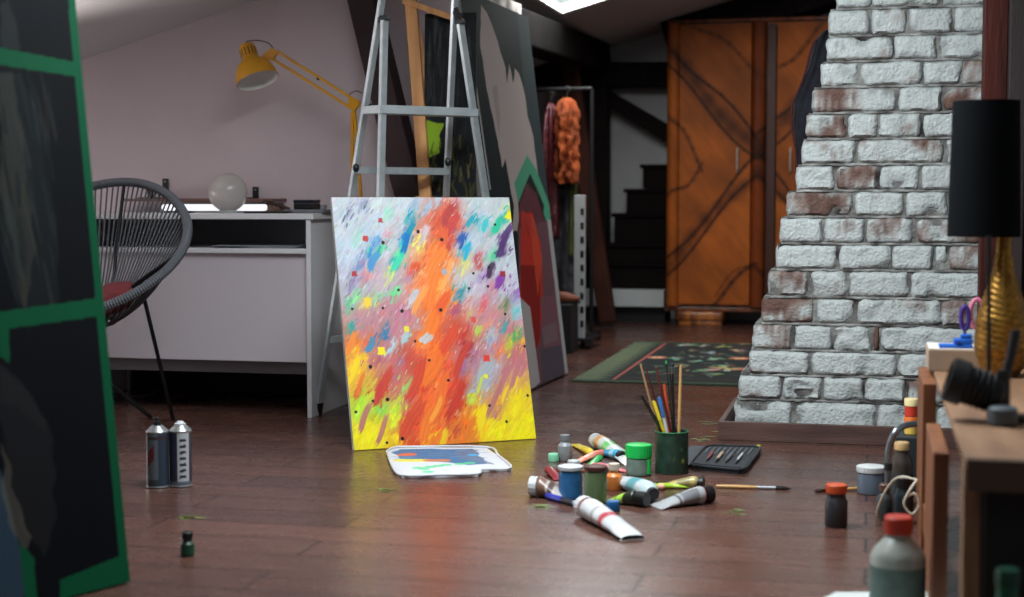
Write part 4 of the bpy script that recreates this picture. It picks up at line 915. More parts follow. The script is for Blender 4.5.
im.poly(T((540, 352), (570, 345), (573, 380), (543, 390)), (100, 92, 104), .9)
im.poly(T((542, 330), (556, 325), (558, 342), (544, 348)), (150, 132, 134), .6)
im.poly(T((547, 222), (552, 222), (563, 300), (572, 378), (566, 384), (556, 300)), (206, 204, 206))
im.poly(T((473, 74), (474.5, 74), (491, 193), (489.5, 193)), (190, 192, 190))
for k in range(40):
    u, v = tp.uv(rng.uniform(522, 540), rng.uniform(190, 240)); im.stroke(u, v, .03, .003, PI / 2 + .3 + rng.normal(0, .2), (150, 120, 124) if k % 2 else (60, 30, 38), .6)
gridmesh('painted_face', im, vmat(.7, spec=.15), t, zoff=.0005)
bm = BM(); box(bm, 0, PW, 0, PH, -.022, 0, .001); new('board', bm, pm((140, 138, 136), .8, name='board_edge'), t, smooth=False)

# ================================================================== NEAR LEFT PANEL WITH GREEN TAPE
b1 = G(130, 583); b0 = G(75, 597.5); e = (b1 - b0).normalized(); r = ray(75, 0); topR = cC + r * ((b1 - cC).dot(e) / r.dot(e)); up_ = topR - b1
PW = .62; PH = up_.length * 1.06; lp = Panel(b1 - e * PW, e, up_)
M_ = Matrix((e, lp.u, e.cross(lp.u))).transposed().to_4x4(); M_.translation = lp.bl + Vector((0, 0, .004))
t = thing('green_edged_panel', 'large near black panel with green painted edge bands at the left', 'painting', M=M_)
im = Img(PW, PH, 260, 520, (4, 6, 13))
T = lambda *pts: [lp.uv(x, y) for x, y in pts]
im.a *= (.7 + .6 * fbm(im.X * 12, im.Y * 2))[..., None]
sm = lambda x, y, L, W, a, col, al: im.stroke(*lp.uv(x, y), L, W, a, col, al)
im.poly(T((0, 76), (22, 74), (40, 120), (54, 200), (60, 304), (20, 310), (0, 250)), (24, 29, 32), .8, wob=.006)
im.poly(T((0, 76), (14, 74), (24, 160), (34, 250), (28, 306), (10, 250), (0, 190)), (70, 68, 58), .5, wob=.006)
im.poly(T((0, 10), (10, 0), (20, 50), (0, 50)), (44, 46, 46), .7, wob=.006)
for k in range(50):
    x = rng.uniform(0, 55); y = rng.uniform(90, 300); sm(x, y, rng.uniform(.03, .09), rng.uniform(.002, .006), PI / 2 + .12 + rng.normal(0, .05), [(46, 54, 56), (70, 66, 56), (8, 11, 16)][k % 3], .4)
im.poly(T((0, 364), (22, 384), (46, 420), (56, 480), (56, 520), (42, 562), (26, 540), (10, 470), (0, 430)), (26, 26, 30), .95, wob=.01)
im.poly(T((0, 364), (26, 392), (48, 422), (42, 434), (20, 410), (0, 400)), (36, 35, 38), .7, wob=.01)
im.poly(T((0, 470), (8, 500), (22, 560), (24, 597), (0, 640), (-40, 560)), (44, 62, 78), 1)
im.poly(T((0, 440), (6, 460), (30, 540), (20, 556), (4, 500)), (104, 98, 86), .6, wob=.01)
GR = (4, 80, 50)
def gband(*p): im.poly(T(*p), GR)
gband((-60, 38), (85, 66), (86, 80), (-60, 58)); gband((-60, 322), (98, 300), (100, 318), (-60, 340))
gband((70, -20), (90, -20), (135, 400), (150, 620), (122, 590), (97, 320), (69, 20), (68, -20))
gband((-4, 318), (8, 316), (10, 366), (0, 358)); gband((20, 545), (34, 560), (38, 620), (26, 620)); gband((60, 582), (124, 556), (140, 590), (60, 620))
gridmesh('painted_face', im, vmat(.7, spec=.12), t, zoff=.0005)
bm = BM(); box(bm, 0, PW, 0, PH, -.03, 0, .0015); new('stretcher', bm, pm((4, 70, 44), .6, name='green_edge'), t, smooth=False)

# ================================================================== CLOTHES RACK AND COSTUMES
KY = 8.5; t = thing('clothes_rail', 'dark clothes rail on castors behind the tall painting', 'clothes rail', (0, 0, 0))
xa, xb = Q(520, 90, KY).x, Q(592, 90, KY).x; zr = EYE + (200 - 88) / FPX * KY
bm = BM(); tube(bm, [(xa, KY, zr), (xb, KY, zr)], .012, 10); new('rail', bm, BLACKM, t)
for x in (xa, xb):
    bm = BM(); tube(bm, [(x, KY, .05), (x, KY, zr)], .012, 10); tube(bm, [(x, KY - .25, .055), (x, KY + .25, .055)], .012, 8); u_ = new('upright', bm, BLACKM, t)
    for y in (-.25, .25):
        bm = BM(); lathe(bm, [(.022, -.012), (.026, -.008), (.026, .008), (.022, .012)], 18, Matrix.Translation((x, KY + y, .027)) @ Matrix.Rotation(PI / 2, 4, 'Y')); new('castor', bm, BLACK, u_)
def garment(name, label, px0, px1, py0, py1, Y, mat, seed=0, puff=0.0, dep=.10, cat='garment'):
    x0, x1 = Q(px0, 200, Y).x, Q(px1, 200, Y).x; z1, z0 = EYE + (200 - py0) / FPX * Y, EYE + (200 - py1) / FPX * Y
    bm = BM(); n = 36; m_ = 34; cx, hw = (x0 + x1) / 2, (x1 - x0) / 2; rg = []
    for j in range(m_ + 1):
        v = j / m_; z = z1 + (z0 - z1) * v; sh_ = min(1, .30 + 1.6 * math.sqrt(v)) if v < .4 else 1.0
        rr = []
        for i in range(n):
            a = 2 * PI * i / n; f = 1 + (.16 + .1 * v) * math.sin(a * 7 + seed + v * 1.5) + .12 * noise.noise(Vector((math.cos(a) * 2, math.sin(a) * 2, v * 5 + seed)))
            if puff: f += puff * (noise.noise(Vector((math.cos(a) * 3, v * 9, math.sin(a) * 3 + seed))) + .6 * noise.noise(Vector((math.cos(a) * 7, v * 24, math.sin(a) * 7))) + .1)
            rr.append(bm.verts.new((cx + hw * sh_ * math.cos(a) * min(f, 1.3), Y + dep * sh_ * math.sin(a) * f, z + .01 * math.sin(a * 5 + seed) * v)))
        rg.append(rr)
    for a, b in zip(rg, rg[1:]):
        for i in range(n): bm.faces.new((a[i], a[(i + 1) % n], b[(i + 1) % n], b[i]))
    bm.faces.new(rg[0][::-1]); bm.faces.new(rg[-1])
    t = thing(name, label, cat, (0, 0, 0)); new('fabric', bm, mat, t, ang=80)
    bm = BM(); xx = cx; zh = z1; tube(bm, smoothpath([(xx, Y, zh - .01), (xx, Y, zh + .03), (xx + .018, Y, zh + .05), (xx, Y, zh + .066), (xx - .012, Y, zh + .055)], 4), .002, 6)
    new('hanger_hook', bm, pm((150, 150, 150), .3, .9, name='steel'), t); return t
garment('orange_costume', 'bright orange ruffled costume hanging on the rail', 557, 577, 97, 182, KY - .12, pm((150, 66, 18), .85, name='orange_cloth', var=.35, vscale=10, bump=.3), 1, .45)
garment('sequin_dress', 'shiny dark red dress hanging left of the orange costume', 544, 558, 102, 236, KY - .10, pm((96, 40, 48), .3, name='sequins', var=.7, vscale=40, bump=.8, bscale=80), 3)
garment('olive_scarf', 'olive green scarf hanging right of the orange costume', 569, 576, 130, 255, KY, pm((88, 96, 40), .9, name='olive_cloth', var=.3), 5, dep=.05, cat='scarf')
garment('black_coat', 'black patterned coat hanging below the orange costume', 549, 575, 178, 292, KY + .02, pm((26, 26, 32), .7, name='black_cloth', var=.8, vscale=24, dark=(70, 66, 70)), 8, dep=.09, cat='coat')
t = thing('perforated_upright', 'white perforated metal upright of a rack on castors', 'rack', (0, 0, 0))
PY_ = 8.15; xa, xb = Q(574, 200, PY_).x, Q(585, 200, PY_).x; zt_ = EYE + 5 / FPX * PY_
bm = BM(); box(bm, xa, xb, PY_, PY_ + .03, .06, zt_, .004); up0 = new('post', bm, pm((176, 178, 180), .5, name='white_metal'), t, smooth=False)
bm = BM()
for k in range(9):
    z = .12 + k * .075; box(bm, xb - .024, xb - .006, PY_ - .002, PY_ + .001, z, z + .035, 0)
new('slots', bm, BLACK, up0, smooth=False)
bm = BM(); box(bm, xa - .03, xb + .04, PY_ - .02, PY_ + .30, .045, .06, .002); new('base_plate', bm, BLACKM, t, smooth=False)
for x in (xa - .005, xb + .02):
    bm = BM(); lathe(bm, [(.018, -.012), (.024, -.008), (.024, .008), (.018, .012)], 18, Matrix.Translation((x, PY_ + .01, .025)) @ Matrix.Rotation(PI / 2, 4, 'Y')); new('castor', bm, BLACK, t)
p = standing(566, 331, .02)
t = thing('fallen_shoe', 'orange and brown shoe on the box under the costumes', 'shoe', (Q(567, 300, 8.0).x, 8.0, EYE - 103 / FPX * 8.0 ), .1)
bm = BM(); bmesh.ops.create_uvsphere(bm, u_segments=24, v_segments=14, radius=1)
for v in bm.verts: v.co = Vector((v.co.x * .07, v.co.y * .035, max(0, v.co.z * .03 * (1.2 - .6 * v.co.x) + .012)))
new('upper', bm, pm((120, 56, 26), .6, name='shoe_orange', var=.3), t); bm = BM(); lathe(bm, [(1, 0), (1, .012)], 28, Matrix.Diagonal((.072, .037, 1, 1)) @ Matrix.Translation((0, 0, -.0105))); new('sole', bm, BLACK, t)
o = slab('storage_box', 'dark storage box on the floor under the costumes', 'box', Q(540, 200, 8).x, Q(575, 200, 8).x, 7.9, 8.1, 0, EYE - 103 / FPX * 8.0 - .0125, pm((24, 26, 30), .6, name='box_dark'))
p = standing(567, 346, .02)
t = thing('tan_cup', 'tan cup on the floor behind the tall dark painting', 'cup', p)
bm = BM(); lathe(bm, [(.018, 0), (.022, .10), (.020, .10), (.016, .004)], 20); new('cup', bm, pm((196, 150, 96), .6, name='cup_tan', var=.2), t)
bm = BM(); lathe(bm, [(.0205, .035), (.0212, .07)], 20, cap=False); new('sleeve', bm, pm((110, 76, 50), .7, name='sleeve'), t)

# coat hanging behind the chimney's left edge
cy_ = CY + .62
bm = BM(); n = 30; rg = []
outline = [(36, 822, 834), (42, 815, 836), (52, 811, 836), (72, 806, 836), (90, 799, 832), (104, 793, 830), (125, 792, 824), (150, 796, 820), (170, 797, 816), (184, 799, 812)]
for j, (py, pa, pb_) in enumerate(outline):
    z = EYE + (200 - py) / FPX * cy_; x0, x1 = Q(pa, 200, cy_).x, Q(pb_, 200, cy_).x; rr = []
    for i in range(n):
        a = 2 * PI * i / n; rr.append(bm.verts.new(((x0 + x1) / 2 + (x1 - x0) / 2 * math.cos(a), cy_ + .035 * math.sin(a) * (1 + .35 * math.sin(a * 5 + j * .4)) , z)))
    rg.append(rr)
for a, b in zip(rg, rg[1:]):
    for i in range(n): bm.faces.new((a[i], a[(i + 1) % n], b[(i + 1) % n], b[i]))
bm.faces.new(rg[0][::-1]); bm.faces.new(rg[-1])
t = thing('hanging_coat', 'dark coat with a red trim hanging behind the chimney', 'coat', (0, 0, 0))
new('cloth', bm, pm((30, 30, 42), .8, name='navy_cloth', var=.5, vscale=30, bump=.3, bscale=60), t, ang=80)
bm = BM(); pts = [Q(pa - .3, py, cy_) + Vector((0, -.012, 0)) for (py, pa, pb_) in outline]; tube(bm, smoothpath(pts, 3), .0045, 6); new('trim', bm, pm((92, 34, 34), .8, name='red_trim'), t)
bm = BM(); hk = Q(829, 34, cy_); tube(bm, smoothpath([hk + Vector((0, 0, -.01)), hk + Vector((0, 0, .03)), hk + Vector((0, -.06, .04)), Vector((hk.x, CY + .50, hk.z + .03))], 5), .003, 6); new('hook', bm, BLACKM, t)

# ================================================================== FLOOR THINGS
def can_of_spray(px, py, label, bodyc, bandc, cap):
    p = standing(px, py, .03); t = thing('spray_can', label, 'spray can', p, group='spray cans')
    r = .0335 * .92; h = .150
    im = Img(2 * PI * r, h, 90, 60, bodyc)
    for f in bandc: f(im)
    gridmesh('body', im, vmat(.3, coat=.3), t, xyz=lambda co: np.stack([r * np.sin(co[:, 0] / r - PI), -r * np.cos(co[:, 0] / r - PI), co[:, 1] + .006], -1))
    ST = pm((190, 192, 194), .3, .8, name='tin')
    bm = BM(); lathe(bm, [(r - .003, 0), (r + .001, .003), (r, .007)], 30); new('base_rim', bm, ST, t)
    bm = BM(); lathe(bm, [(r + .0005, h + .004), (r + .001, h + .008), (r - .004, h + .013), (r * .55, h + .022), (r * .48, h + .024)], 30); new('shoulder', bm, ST, t)
    bm = BM()
    if cap: lathe(bm, [(.010, h + .022), (.010, h + .034), (.006, h + .036), (.006, h + .045), (.004, h + .047)], 18)
    else: lathe(bm, [(r * .5, h + .022), (r * .52, h + .027), (r * .36, h + .029), (.008, h + .033), (.004, h + .034)], 20)
    new('valve', bm, BLACK if cap else pm((200, 200, 204), .4, name='valve_white'), t)
    return t
W2 = 2 * PI * .0308
can_of_spray(158, 489, 'left spray can, grey with a dark red diamond and black nozzle', (84, 92, 98), [
    lambda im: im.poly([(0, 0), (W2, 0), (W2, .02), (0, .02)], (50, 56, 64)),
    lambda im: im.poly([(W2 * .36, .085), (W2 * .52, .115), (W2 * .52, .075), (W2 * .42, .055)], (96, 28, 34)), lambda im: im.poly([(W2 * .58, .0), (W2 * .8, 0), (W2 * .8, .15), (W2 * .58, .15)], (44, 56, 70)), lambda im: im.poly([(0, .132), (W2, .132), (W2, .138), (0, .138)], (60, 40, 44))], True)
can_of_spray(181, 488, 'right spray can, dark blue with a white lettered stripe', (40, 48, 66), [
    lambda im: im.poly([(W2 * .52, 0), (W2 * .70, 0), (W2 * .70, .15), (W2 * .52, .15)], (176, 176, 180)),
    lambda im: [im.poly([(W2 * .55, .02 + k * .017), (W2 * .66, .022 + k * .017), (W2 * .64, .03 + k * .017), (W2 * .56, .028 + k * .017)], (44, 46, 60)) for k in range(7)],
    lambda im: im.poly([(0, .0), (W2, 0), (W2, .012), (0, .012)], (90, 96, 108))], False)

def jar(name, label, cat, px, py, rpx, hpx, bodyc, lidc, lid=.25, lidr=1.0, rough=.35, trans=0.0, neck=None, lab=None, group=None):
    g = G(px, py); D = g.y; r = rpx / FPX * D * 1.02; h = hpx / FPX * D * 1.02; p = standing(px, py - rpx * .10, r)
    t = thing(name, label, cat, p, group=group)
    hb = h * (1 - lid)
    prof = [(r * .90, 0), (r, h * .03), (r, hb * .93), (r * .93, hb)]
    if neck:
        tp_ = neck[2] if len(neck) > 2 else .16
        prof = [(r * .92, 0), (r, h * .04), (r, hb * neck[1]), (r * .88, hb * (neck[1] + tp_ * .35)), (r * neck[0], hb * (neck[1] + tp_)), (r * neck[0], hb)]
    bm = BM(); lathe(bm, prof, 32); new('body', bm, pm(bodyc, rough, name='jar_body', trans=trans, var=.08, vscale=30), t)
    lr = r * lidr if not neck else r * neck[0] * 1.15
    bm = BM(); lathe(bm, [(lr, hb + .0005), (lr * 1.01, hb + (h - hb) * .15), (lr * 1.01, h * .985), (lr * .93, h)], 40)
    if lidr >= 1 or neck:
        for k in range(24): box(bm, lr * .99, lr * 1.03, -lr * .03, lr * .03, hb + (h - hb) * .2, h * .97, 0, Matrix.Rotation(2 * PI * k / 24, 4, 'Z'))
    new('lid', bm, pm(lidc, .4, name='lid'), t)
    if lab:
        bm = BM(); lathe(bm, [(r * 1.006, hb * lab[0]), (r * 1.006, hb * lab[1])], 32, cap=False); new('paper_label', bm, pm(lab[2], .6, name='label', var=.2, vscale=40), t)
    return t
t = jar('glue_bottle', 'small dark green bottle standing alone on the floor below the spray cans', 'bottle', 187.5, 558, 7.5, 26, (14, 60, 44), (10, 20, 20), .30, neck=(.66, .72), lab=(.15, .6, (18, 84, 60)))
jar('grey_bottle', 'small grey bottle standing at the back of the paint pile', 'bottle', 565, 462, 7.2, 26, (150, 152, 156), (120, 122, 126), .22, neck=(.62, .74))
jar('paint_jar', 'blue paint jar with a white lid in the paint pile', 'jar', 570.5, 501, 12, 33, (34, 92, 140), (206, 208, 212), .13, 1.06, lab=(.1, .8, (40, 104, 156)))
jar('paint_jar', 'olive green paint jar with a brown lid in the paint pile', 'jar', 595.5, 506, 11.5, 38, (92, 112, 76), (84, 48, 42), .12, 1.04)
t = jar('paint_jar', 'clear paint jar with a bright green lid beside the brush pot', 'jar', 638.5, 478, 12.5, 31, (96, 118, 106), (22, 190, 84), .42, 1.05, lab=(.15, .85, (112, 128, 118)))
bm = BM(); 
for a, z0, z1 in ((-.5, .0, .07),):
    r_ = .0365; tube(bm, [(r_ * math.cos(a), r_ * math.sin(a), z0 + .006), (r_ * math.cos(a), r_ * math.sin(a), z1 * .7)], .006, 8)
new('drip', bm, pm((20, 180, 70), .35, name='green_paint'), t)
jar('orange_bottle', 'small translucent bottle of orange paint in the paint pile', 'bottle', 614, 492, 8, 27, (224, 132, 62), (214, 196, 180), .25, neck=(.6, .7))
jar('paint_pot', 'grey paint pot with a white lid near the wooden shelf', 'jar', 871, 497, 13.5, 27, (84, 92, 104), (206, 206, 206), .22, 1.04)
jar('pigment_bottle', 'dark bottle with an orange cap standing on the open floor', 'bottle', 836, 530, 11, 42, (44, 42, 46), (196, 78, 36), .20, neck=(.80, .76))
jar('solvent_bottle', 'large white plastic bottle with a red cap in the right foreground', 'bottle', 897, 620, 27, 94, (138, 140, 134), (170, 50, 34), .18, neck=(.44, .70, .26), lab=(.08, .60, (78, 96, 90)))

def brush_in(t0, name, label, p0, p1, r, hcol, ferr=None, bris=None, tilt=None, group='paintbrushes in the dark green pot', fl=.03, bl=.025):
    d = (p1 - p0); L = d.length; M_, _ = frame(p0, p1); t = thing(name, label, 'paintbrush', M=M_, group=group)
    e_ = L - (fl + bl if ferr else 0)
    bm = BM(); lathe(bm, [(r * .7, 0), (r, L * .15), (r * 1.05, e_ * .7), (r * .8, e_)], 12); new('handle', bm, pm(hcol, .35, name='handle_paint', coat=.2), t)
    if ferr:
        bm = BM(); lathe(bm, [(r * .85, e_), (r * 1.15, e_ + fl)], 12); new('ferrule', bm, pm(ferr, .3, .85, name='ferrule'), t)
        bm = BM(); lathe(bm, [(r * 1.1, e_ + fl), (r * 1.4, e_ + fl + bl * .45), (r * .25, L)], 12); new('bristles', bm, pm(bris, .8, name='bristles', bump=.4, bscale=300), t)
    return t
# brush pot
pc = standing(671.5, 475, .0475); PR = 16.8 / FPX * pc.y; PHt = 41.5 / FPX * pc.y
t = thing('brush_pot', 'dark green paint-stained pot holding brushes', 'pot', pc)
im = Img(2 * PI * PR, PHt, 150, 60, (34, 58, 46))
im.a *= (.6 + .7 * fbm(im.X * 60, im.Y * 40))[..., None]
for k in range(30): im.stroke(rng.uniform(0, im.w), rng.uniform(0, PHt), .01, .004, rng.uniform(0, 3), [(20, 96, 60), (54, 66, 62), (96, 100, 50), (20, 26, 28)][k % 4], .5)
im.disc(im.w * .64, PHt * .32, .007, (150, 156, 50), .8); im.disc(im.w * .62, PHt * .6, .005, (40, 130, 90), .6)
gridmesh('pot_wall', im, vmat(.45), t, xyz=lambda co: np.stack([PR * np.sin(co[:, 0] / PR - PI), -PR * np.cos(co[:, 0] / PR - PI), co[:, 1] + .001], -1))
bm = BM(); lathe(bm, [(PR - .001, 0.0005), (PR - .004, .004), (PR - .004, PHt - .001), (PR - .0005, PHt + .001)], 40, cap=False); lathe(bm, [(.001, .0035), (PR - .003, .0035)], 40, cap=False); new('inside', bm, pm((26, 34, 32), .6, name='pot_inside'), t)
bm = BM(); tube(bm, [((PR) * math.sin(a), PR * math.cos(a), PHt + .001) for a in [2 * PI * i / 40 for i in range(40)]], .0022, 6, True); new('rim', bm, pm((44, 110, 76), .4, name='pot_rim'), t)
Y0 = pc.y
def BR_(px1, py1, px0, dy0, dy1): # lower point inside pot, upper point above
    lo_ = Vector((Q(px0, 432, Y0 + dy0).x, Y0 + dy0, .0)); hi = Q(px1, py1, Y0 + dy1); mo = Vector((Q(px0, 432, Y0 + dy0).x, Y0 + dy0, PHt))
    d = (hi - mo); k = (PHt - .012) / d.z; lo_ = mo - d * k
    m_ = lo_ - pc; rr = math.hypot(m_.x, m_.y); lim = PR - .012
    if rr > lim: lo_ = Vector((pc.x + m_.x * lim / rr, pc.y + m_.y * lim / rr, .012))
    return lo_, hi
for (nm, lab, px1, py1, px0, d0, d1, r, hc, fe, br) in (
    ('paintbrush', 'tan brush handle leaning furthest left in the pot', 640.5, 364, 658, .01, .0, .0034, (176, 130, 90), None, None),
    ('paintbrush', 'dark red brush handle second from the left in the pot', 646, 368, 664, .0, -.01, .0036, (74, 26, 26), None, None),
    ('paintbrush', 'maroon brush handle leaning left in the middle of the pot', 656, 367, 671, .005, -.02, .0036, (104, 34, 34), None, None),
    ('paintbrush', 'short thick black brush leaning left over the pot rim', 641.5, 396, 665, -.012, -.02, .0050, (16, 16, 18), None, None),
    ('paintbrush', 'short thin black brush beside the thick black one', 645, 400, 667, -.018, -.03, .0036, (26, 22, 24), None, None),
    ('paintbrush', 'thin dark green stick with a bright green tip in the pot', 666, 360, 673, .012, .01, .0022, (18, 34, 30), (26, 60, 50), (26, 170, 90)),
    ('paintbrush', 'black brush with silver ferrule and dark bristles in the pot', 672.5, 362, 674, -.004, -.01, .0040, (18, 20, 24), (130, 134, 140), (40, 44, 50)),
    ('paintbrush', 'black brush standing upright behind the others in the pot', 670, 374, 675, .018, .03, .0034, (22, 24, 28), None, None),
    ('wooden_stick', 'flat light wooden stick standing at the right of the pot', 680.8, 365.5, 679, .0, -.005, .0048, (214, 164, 104), None, None),
    ('paintbrush', 'orange red handled brush in the middle of the pot', 664, 384, 670, .010, .02, .0048, (206, 84, 44), None, None)):
    lo_, hi = BR_(px1, py1, px0, d0, d1); brush_in(None, nm, lab, lo_, hi, r, hc, fe, br, fl=.022, bl=.012)
for lab, px1, py1, px0, hc, fc in (('yellow marker with a yellow cap standing in the pot', 653.5, 401, 664, (226, 190, 30), (230, 200, 50)), ('blue and white marker standing in the pot', 659, 397, 667, (210, 212, 216), (60, 110, 180))):
    lo_, hi = BR_(px1, py1, px0, -.02, -.028); M_, L_ = frame(lo_, hi); t = thing('marker', lab, 'marker', M=M_)
    bm = BM(); lathe(bm, [(.0048, 0), (.0048, L_ * .72)], 14); new('barrel', bm, pm(hc, .4, name='marker_body'), t)
    bm = BM(); lathe(bm, [(.0058, L_ * .72), (.0056, L_ * .97), (.004, L_)], 14); new('cap', bm, pm(fc, .4, name='marker_cap'), t)

def lie(px0, py0, px1, py1, z0, z1=None):
    z1 = z0 if z1 is None else z1
    a, b = G(px0, py0, z0), G(px1, py1, z1); return a, b
def xframe(a, b):
    x = (b - a).normalized(); y = Vector((0, 0, 1)).cross(x).normalized(); z = x.cross(y); M = Matrix((x, y, z)).transposed().to_4x4(); M.translation = a; return M, (b - a).length
def paint_tube(label, P0, P1, r, body, cap, capr=.55, capl=.012, bands=(), name='paint_tube', metal=0.0, cat='paint tube', shoulder=True, wide=.42, thin=1.0, group='paint tubes in the pile'):
    """cap at P0, crimped tail at P1; pixels of the axis on the floor"""
    a, b = G(P0[0], P0[1], r), G(P1[0], P1[1], r); M_, L = xframe(a, b); M_.translation = a - Vector((0, 0, r)) ; M_.translation.z = 0
    # lie flat
    x = Vector((b.x - a.x, b.y - a.y, 0)).normalized(); y = Vector((0, 0, 1)).cross(x); M_ = Matrix((x, y, Vector((0, 0, 1)))).transposed().to_4x4(); M_.translation = Vector((a.x, a.y, 0))
    t = thing(name, label, cat, M=M_, group=group)
    n = 28; cl_ = capl; secs = []
    N = 24
    im = Img(1, 1, n + 1, N + 1, body); 
    for (f0, f1, col) in bands: im.a[(im.Y >= f0) & (im.Y <= f1)] = col
    def xyz(co):
        th = co[:, 0] * 2 * PI; f = co[:, 1]; k = np.clip((f - .12) / .88, 0, 1) ** 1.3
        ry = r * (1 + wide * k); rz = r * (1 - k * thin) + .0012 * k; sh = np.clip(f / .06, 0, 1); sh = np.sqrt(sh) * .5 + .5 if shoulder else 1
        wr = 1 + .05 * np.sin(f * 23 + th * 2) * k
        zc_ = r * (1 - k * thin) + .0014 * k
        return np.stack([cl_ + f * (L - cl_), ry * np.cos(th) * sh * wr, zc_ + rz * np.sin(th) * sh], -1)
    gridmesh('tube_body', im, vmat(.32 if not metal else .25, coat=.2), t, xyz=xyz)
    cr = r * capr
    bm = BM(); Mc = Matrix.Translation((0, 0, r)) @ Matrix.Rotation(PI / 2, 4, 'Y'); lathe(bm, [(cr * .9, 0), (cr, cl_ * .08), (cr, cl_ * .9), (cr * .98, cl_)], 24, Mc)
    lathe(bm, [(cr * .8, cl_), (r * .62, cl_ + .001)], 24, Mc)
    for k in range(16): box(bm, cr * .98, cr * 1.03, -cr * .06, cr * .06, cl_ * .1, cl_ * .85, 0, Mc @ Matrix.Rotation(2 * PI * k / 16, 4, 'Z'))
    new('cap', bm, pm(cap, .4, name='tube_cap'), t)
    bm = BM(); w_ = r * (1 + wide); box(bm, L - .008, L + .001, -w_, w_, .0004, .0034, .0005); new('crimp', bm, pm(tuple(min(255, int(q * 1.05)) for q in body), .4, .2, name='crimp'), t, smooth=False)
    return t
paint_tube('large white tube with a brown label at the left of the pile', (530, 486), (566, 488), .0275, (196, 186, 180), (206, 206, 208), .97, .022, ((.0, .35, (128, 96, 82)), (.36, .42, (190, 176, 170)), (.43, .6, (96, 74, 70))))
paint_tube('large white tube with a thin red ring lying in front of the pile', (583, 506), (633, 529), .028, (208, 210, 212), (206, 206, 208), .96, .024, ((.0, .05, (176, 44, 54)), (.30, .36, (160, 150, 152)), (.45, .75, (196, 196, 200)), (.5, .55, (176, 50, 60))), wide=.12, thin=.8)
paint_tube('white tube with green and orange print behind the pile', (595, 440), (636, 458), .024, (204, 208, 204), (206, 204, 204), .95, .02, ((.10, .2, (222, 150, 80)), (.3, .42, (120, 196, 120)), (.6, .7, (100, 180, 110))))
paint_tube('white tube with teal print lying under the green lidded jar', (654, 494), (606, 468), .026, (190, 204, 208), (24, 26, 30), .6, .014, ((.2, .35, (90, 160, 170)), (.45, .6, (214, 216, 218)), (.62, .72, (70, 150, 150))))
paint_tube('lime green tube with a fat black cap in front of the pile', (647, 500), (608, 494), .020, (160, 200, 70), (16, 17, 20), .98, .032, ((.0, .35, (34, 40, 30)), (.55, .6, (60, 90, 40))))
paint_tube('silver tube with a black cap and red rim at the right of the pile', (712, 494), (655, 499), .0235, (168, 168, 170), (18, 18, 20), .95, .022, ((.0, .08, (150, 40, 46)), (.2, .5, (120, 120, 124)), (.55, .6, (60, 60, 64))), metal=.8)
paint_tube('golden tube behind the silver tube at the right of the pile', (704, 483), (660, 480), .017, (184, 166, 104), (30, 28, 28), .9, .016, ((.2, .5, (150, 136, 90)),))
paint_tube('cyan blue tube with a black cap in the middle of the pile', (622, 456), (596, 448), .0165, (50, 160, 206), (20, 22, 28), .9, .016, ((.1, .25, (150, 210, 226)), (.5, .6, (24, 90, 150))))
paint_tube('pink tube lying in front of the cyan tube', (593, 466), (628, 468), .0115, (230, 122, 128), (226, 110, 120), .9, .010, ((.3, .5, (238, 160, 160)),))
paint_tube('coral tube lying beside the yellow tube', (602, 453), (573, 460), .0125, (228, 128, 104), (230, 120, 96), .9, .010, ((.3, .6, (236, 156, 130)),))
paint_tube('orange tube lying behind the blue jar', (558, 470), (588, 467), .0125, (226, 108, 56), (150, 40, 40), .9, .010, ((.4, .6, (236, 140, 90)),))
paint_tube('flattened yellow tube at the back of the pile', (592, 454), (575, 441), .013, (236, 206, 70), (240, 214, 90), .8, .008, ((.4, .6, (240, 220, 120)),))
paint_tube('small green tube lying beside the pink tube', (600, 458), (586, 467), .0115, (40, 180, 84), (30, 160, 70), .9, .008)
paint_tube('slim lime green tube lying across the right of the pile', (654, 486), (697, 485), .0085, (172, 206, 60), (150, 190, 50), .9, .008, ((.4, .5, (200, 224, 110)),))
paint_tube('dark red tube at the left of the orange tube', (548, 470), (560, 476), .013, (132, 36, 44), (150, 46, 50), .9, .010)
# caps and lids lying about
def cap_disc(name, label, px, py, rpx, h, col, trans=0.0):
    g = G(px, py); r = rpx / FPX * g.y; p = standing(px, py, r); t = thing(name, label, 'lid', p)
    bm = BM(); lathe(bm, [(r * .96, 0), (r, h * .1), (r, h * .85), (r * .9, h)], 28); new('cap', bm, pm(col, .35, name='cap', trans=trans), t)
    bm = BM()
    for k in range(20): box(bm, r * .99, r * 1.03, -r * .04, r * .04, h * .1, h * .8, 0, Matrix.Rotation(2 * PI * k / 20, 4, 'Z'))
    new('ridges', bm, pm(col, .4, name='cap'), t, smooth=False); return t
cap_disc('bottle_lid', 'mint green lid left of the small grey bottle', 553.5, 462, 5.5, .024, (140, 214, 176))
cap_disc('bottle_lid', 'blue lid lying in front of the olive green jar', 613, 512, 7, .026, (24, 92, 150))
cap_disc('bottle_lid', 'white lid lying behind the blue paint jar', 574, 465, 6.5, .012, (206, 208, 208))
cap_disc('bottle_lid', 'red lid lying right of the orange bottle', 624, 488, 6, .018, (190, 58, 52))
t = thing('pebble', 'small peach coloured pebble among the tubes', 'pebble', G(661, 490)); bm = BM(); bmesh.ops.create_icosphere(bm, subdivisions=3, radius=.011, matrix=Matrix.Translation((0, 0, .009)) @ Matrix.Diagonal((1.1, .9, .8, 1)))
for v in bm.verts: v.co += v.co.normalized() * .001 * noise.noise(v.co * 150)
new('pebble_body', bm, pm((226, 170, 140), .6, name='peach'), t)
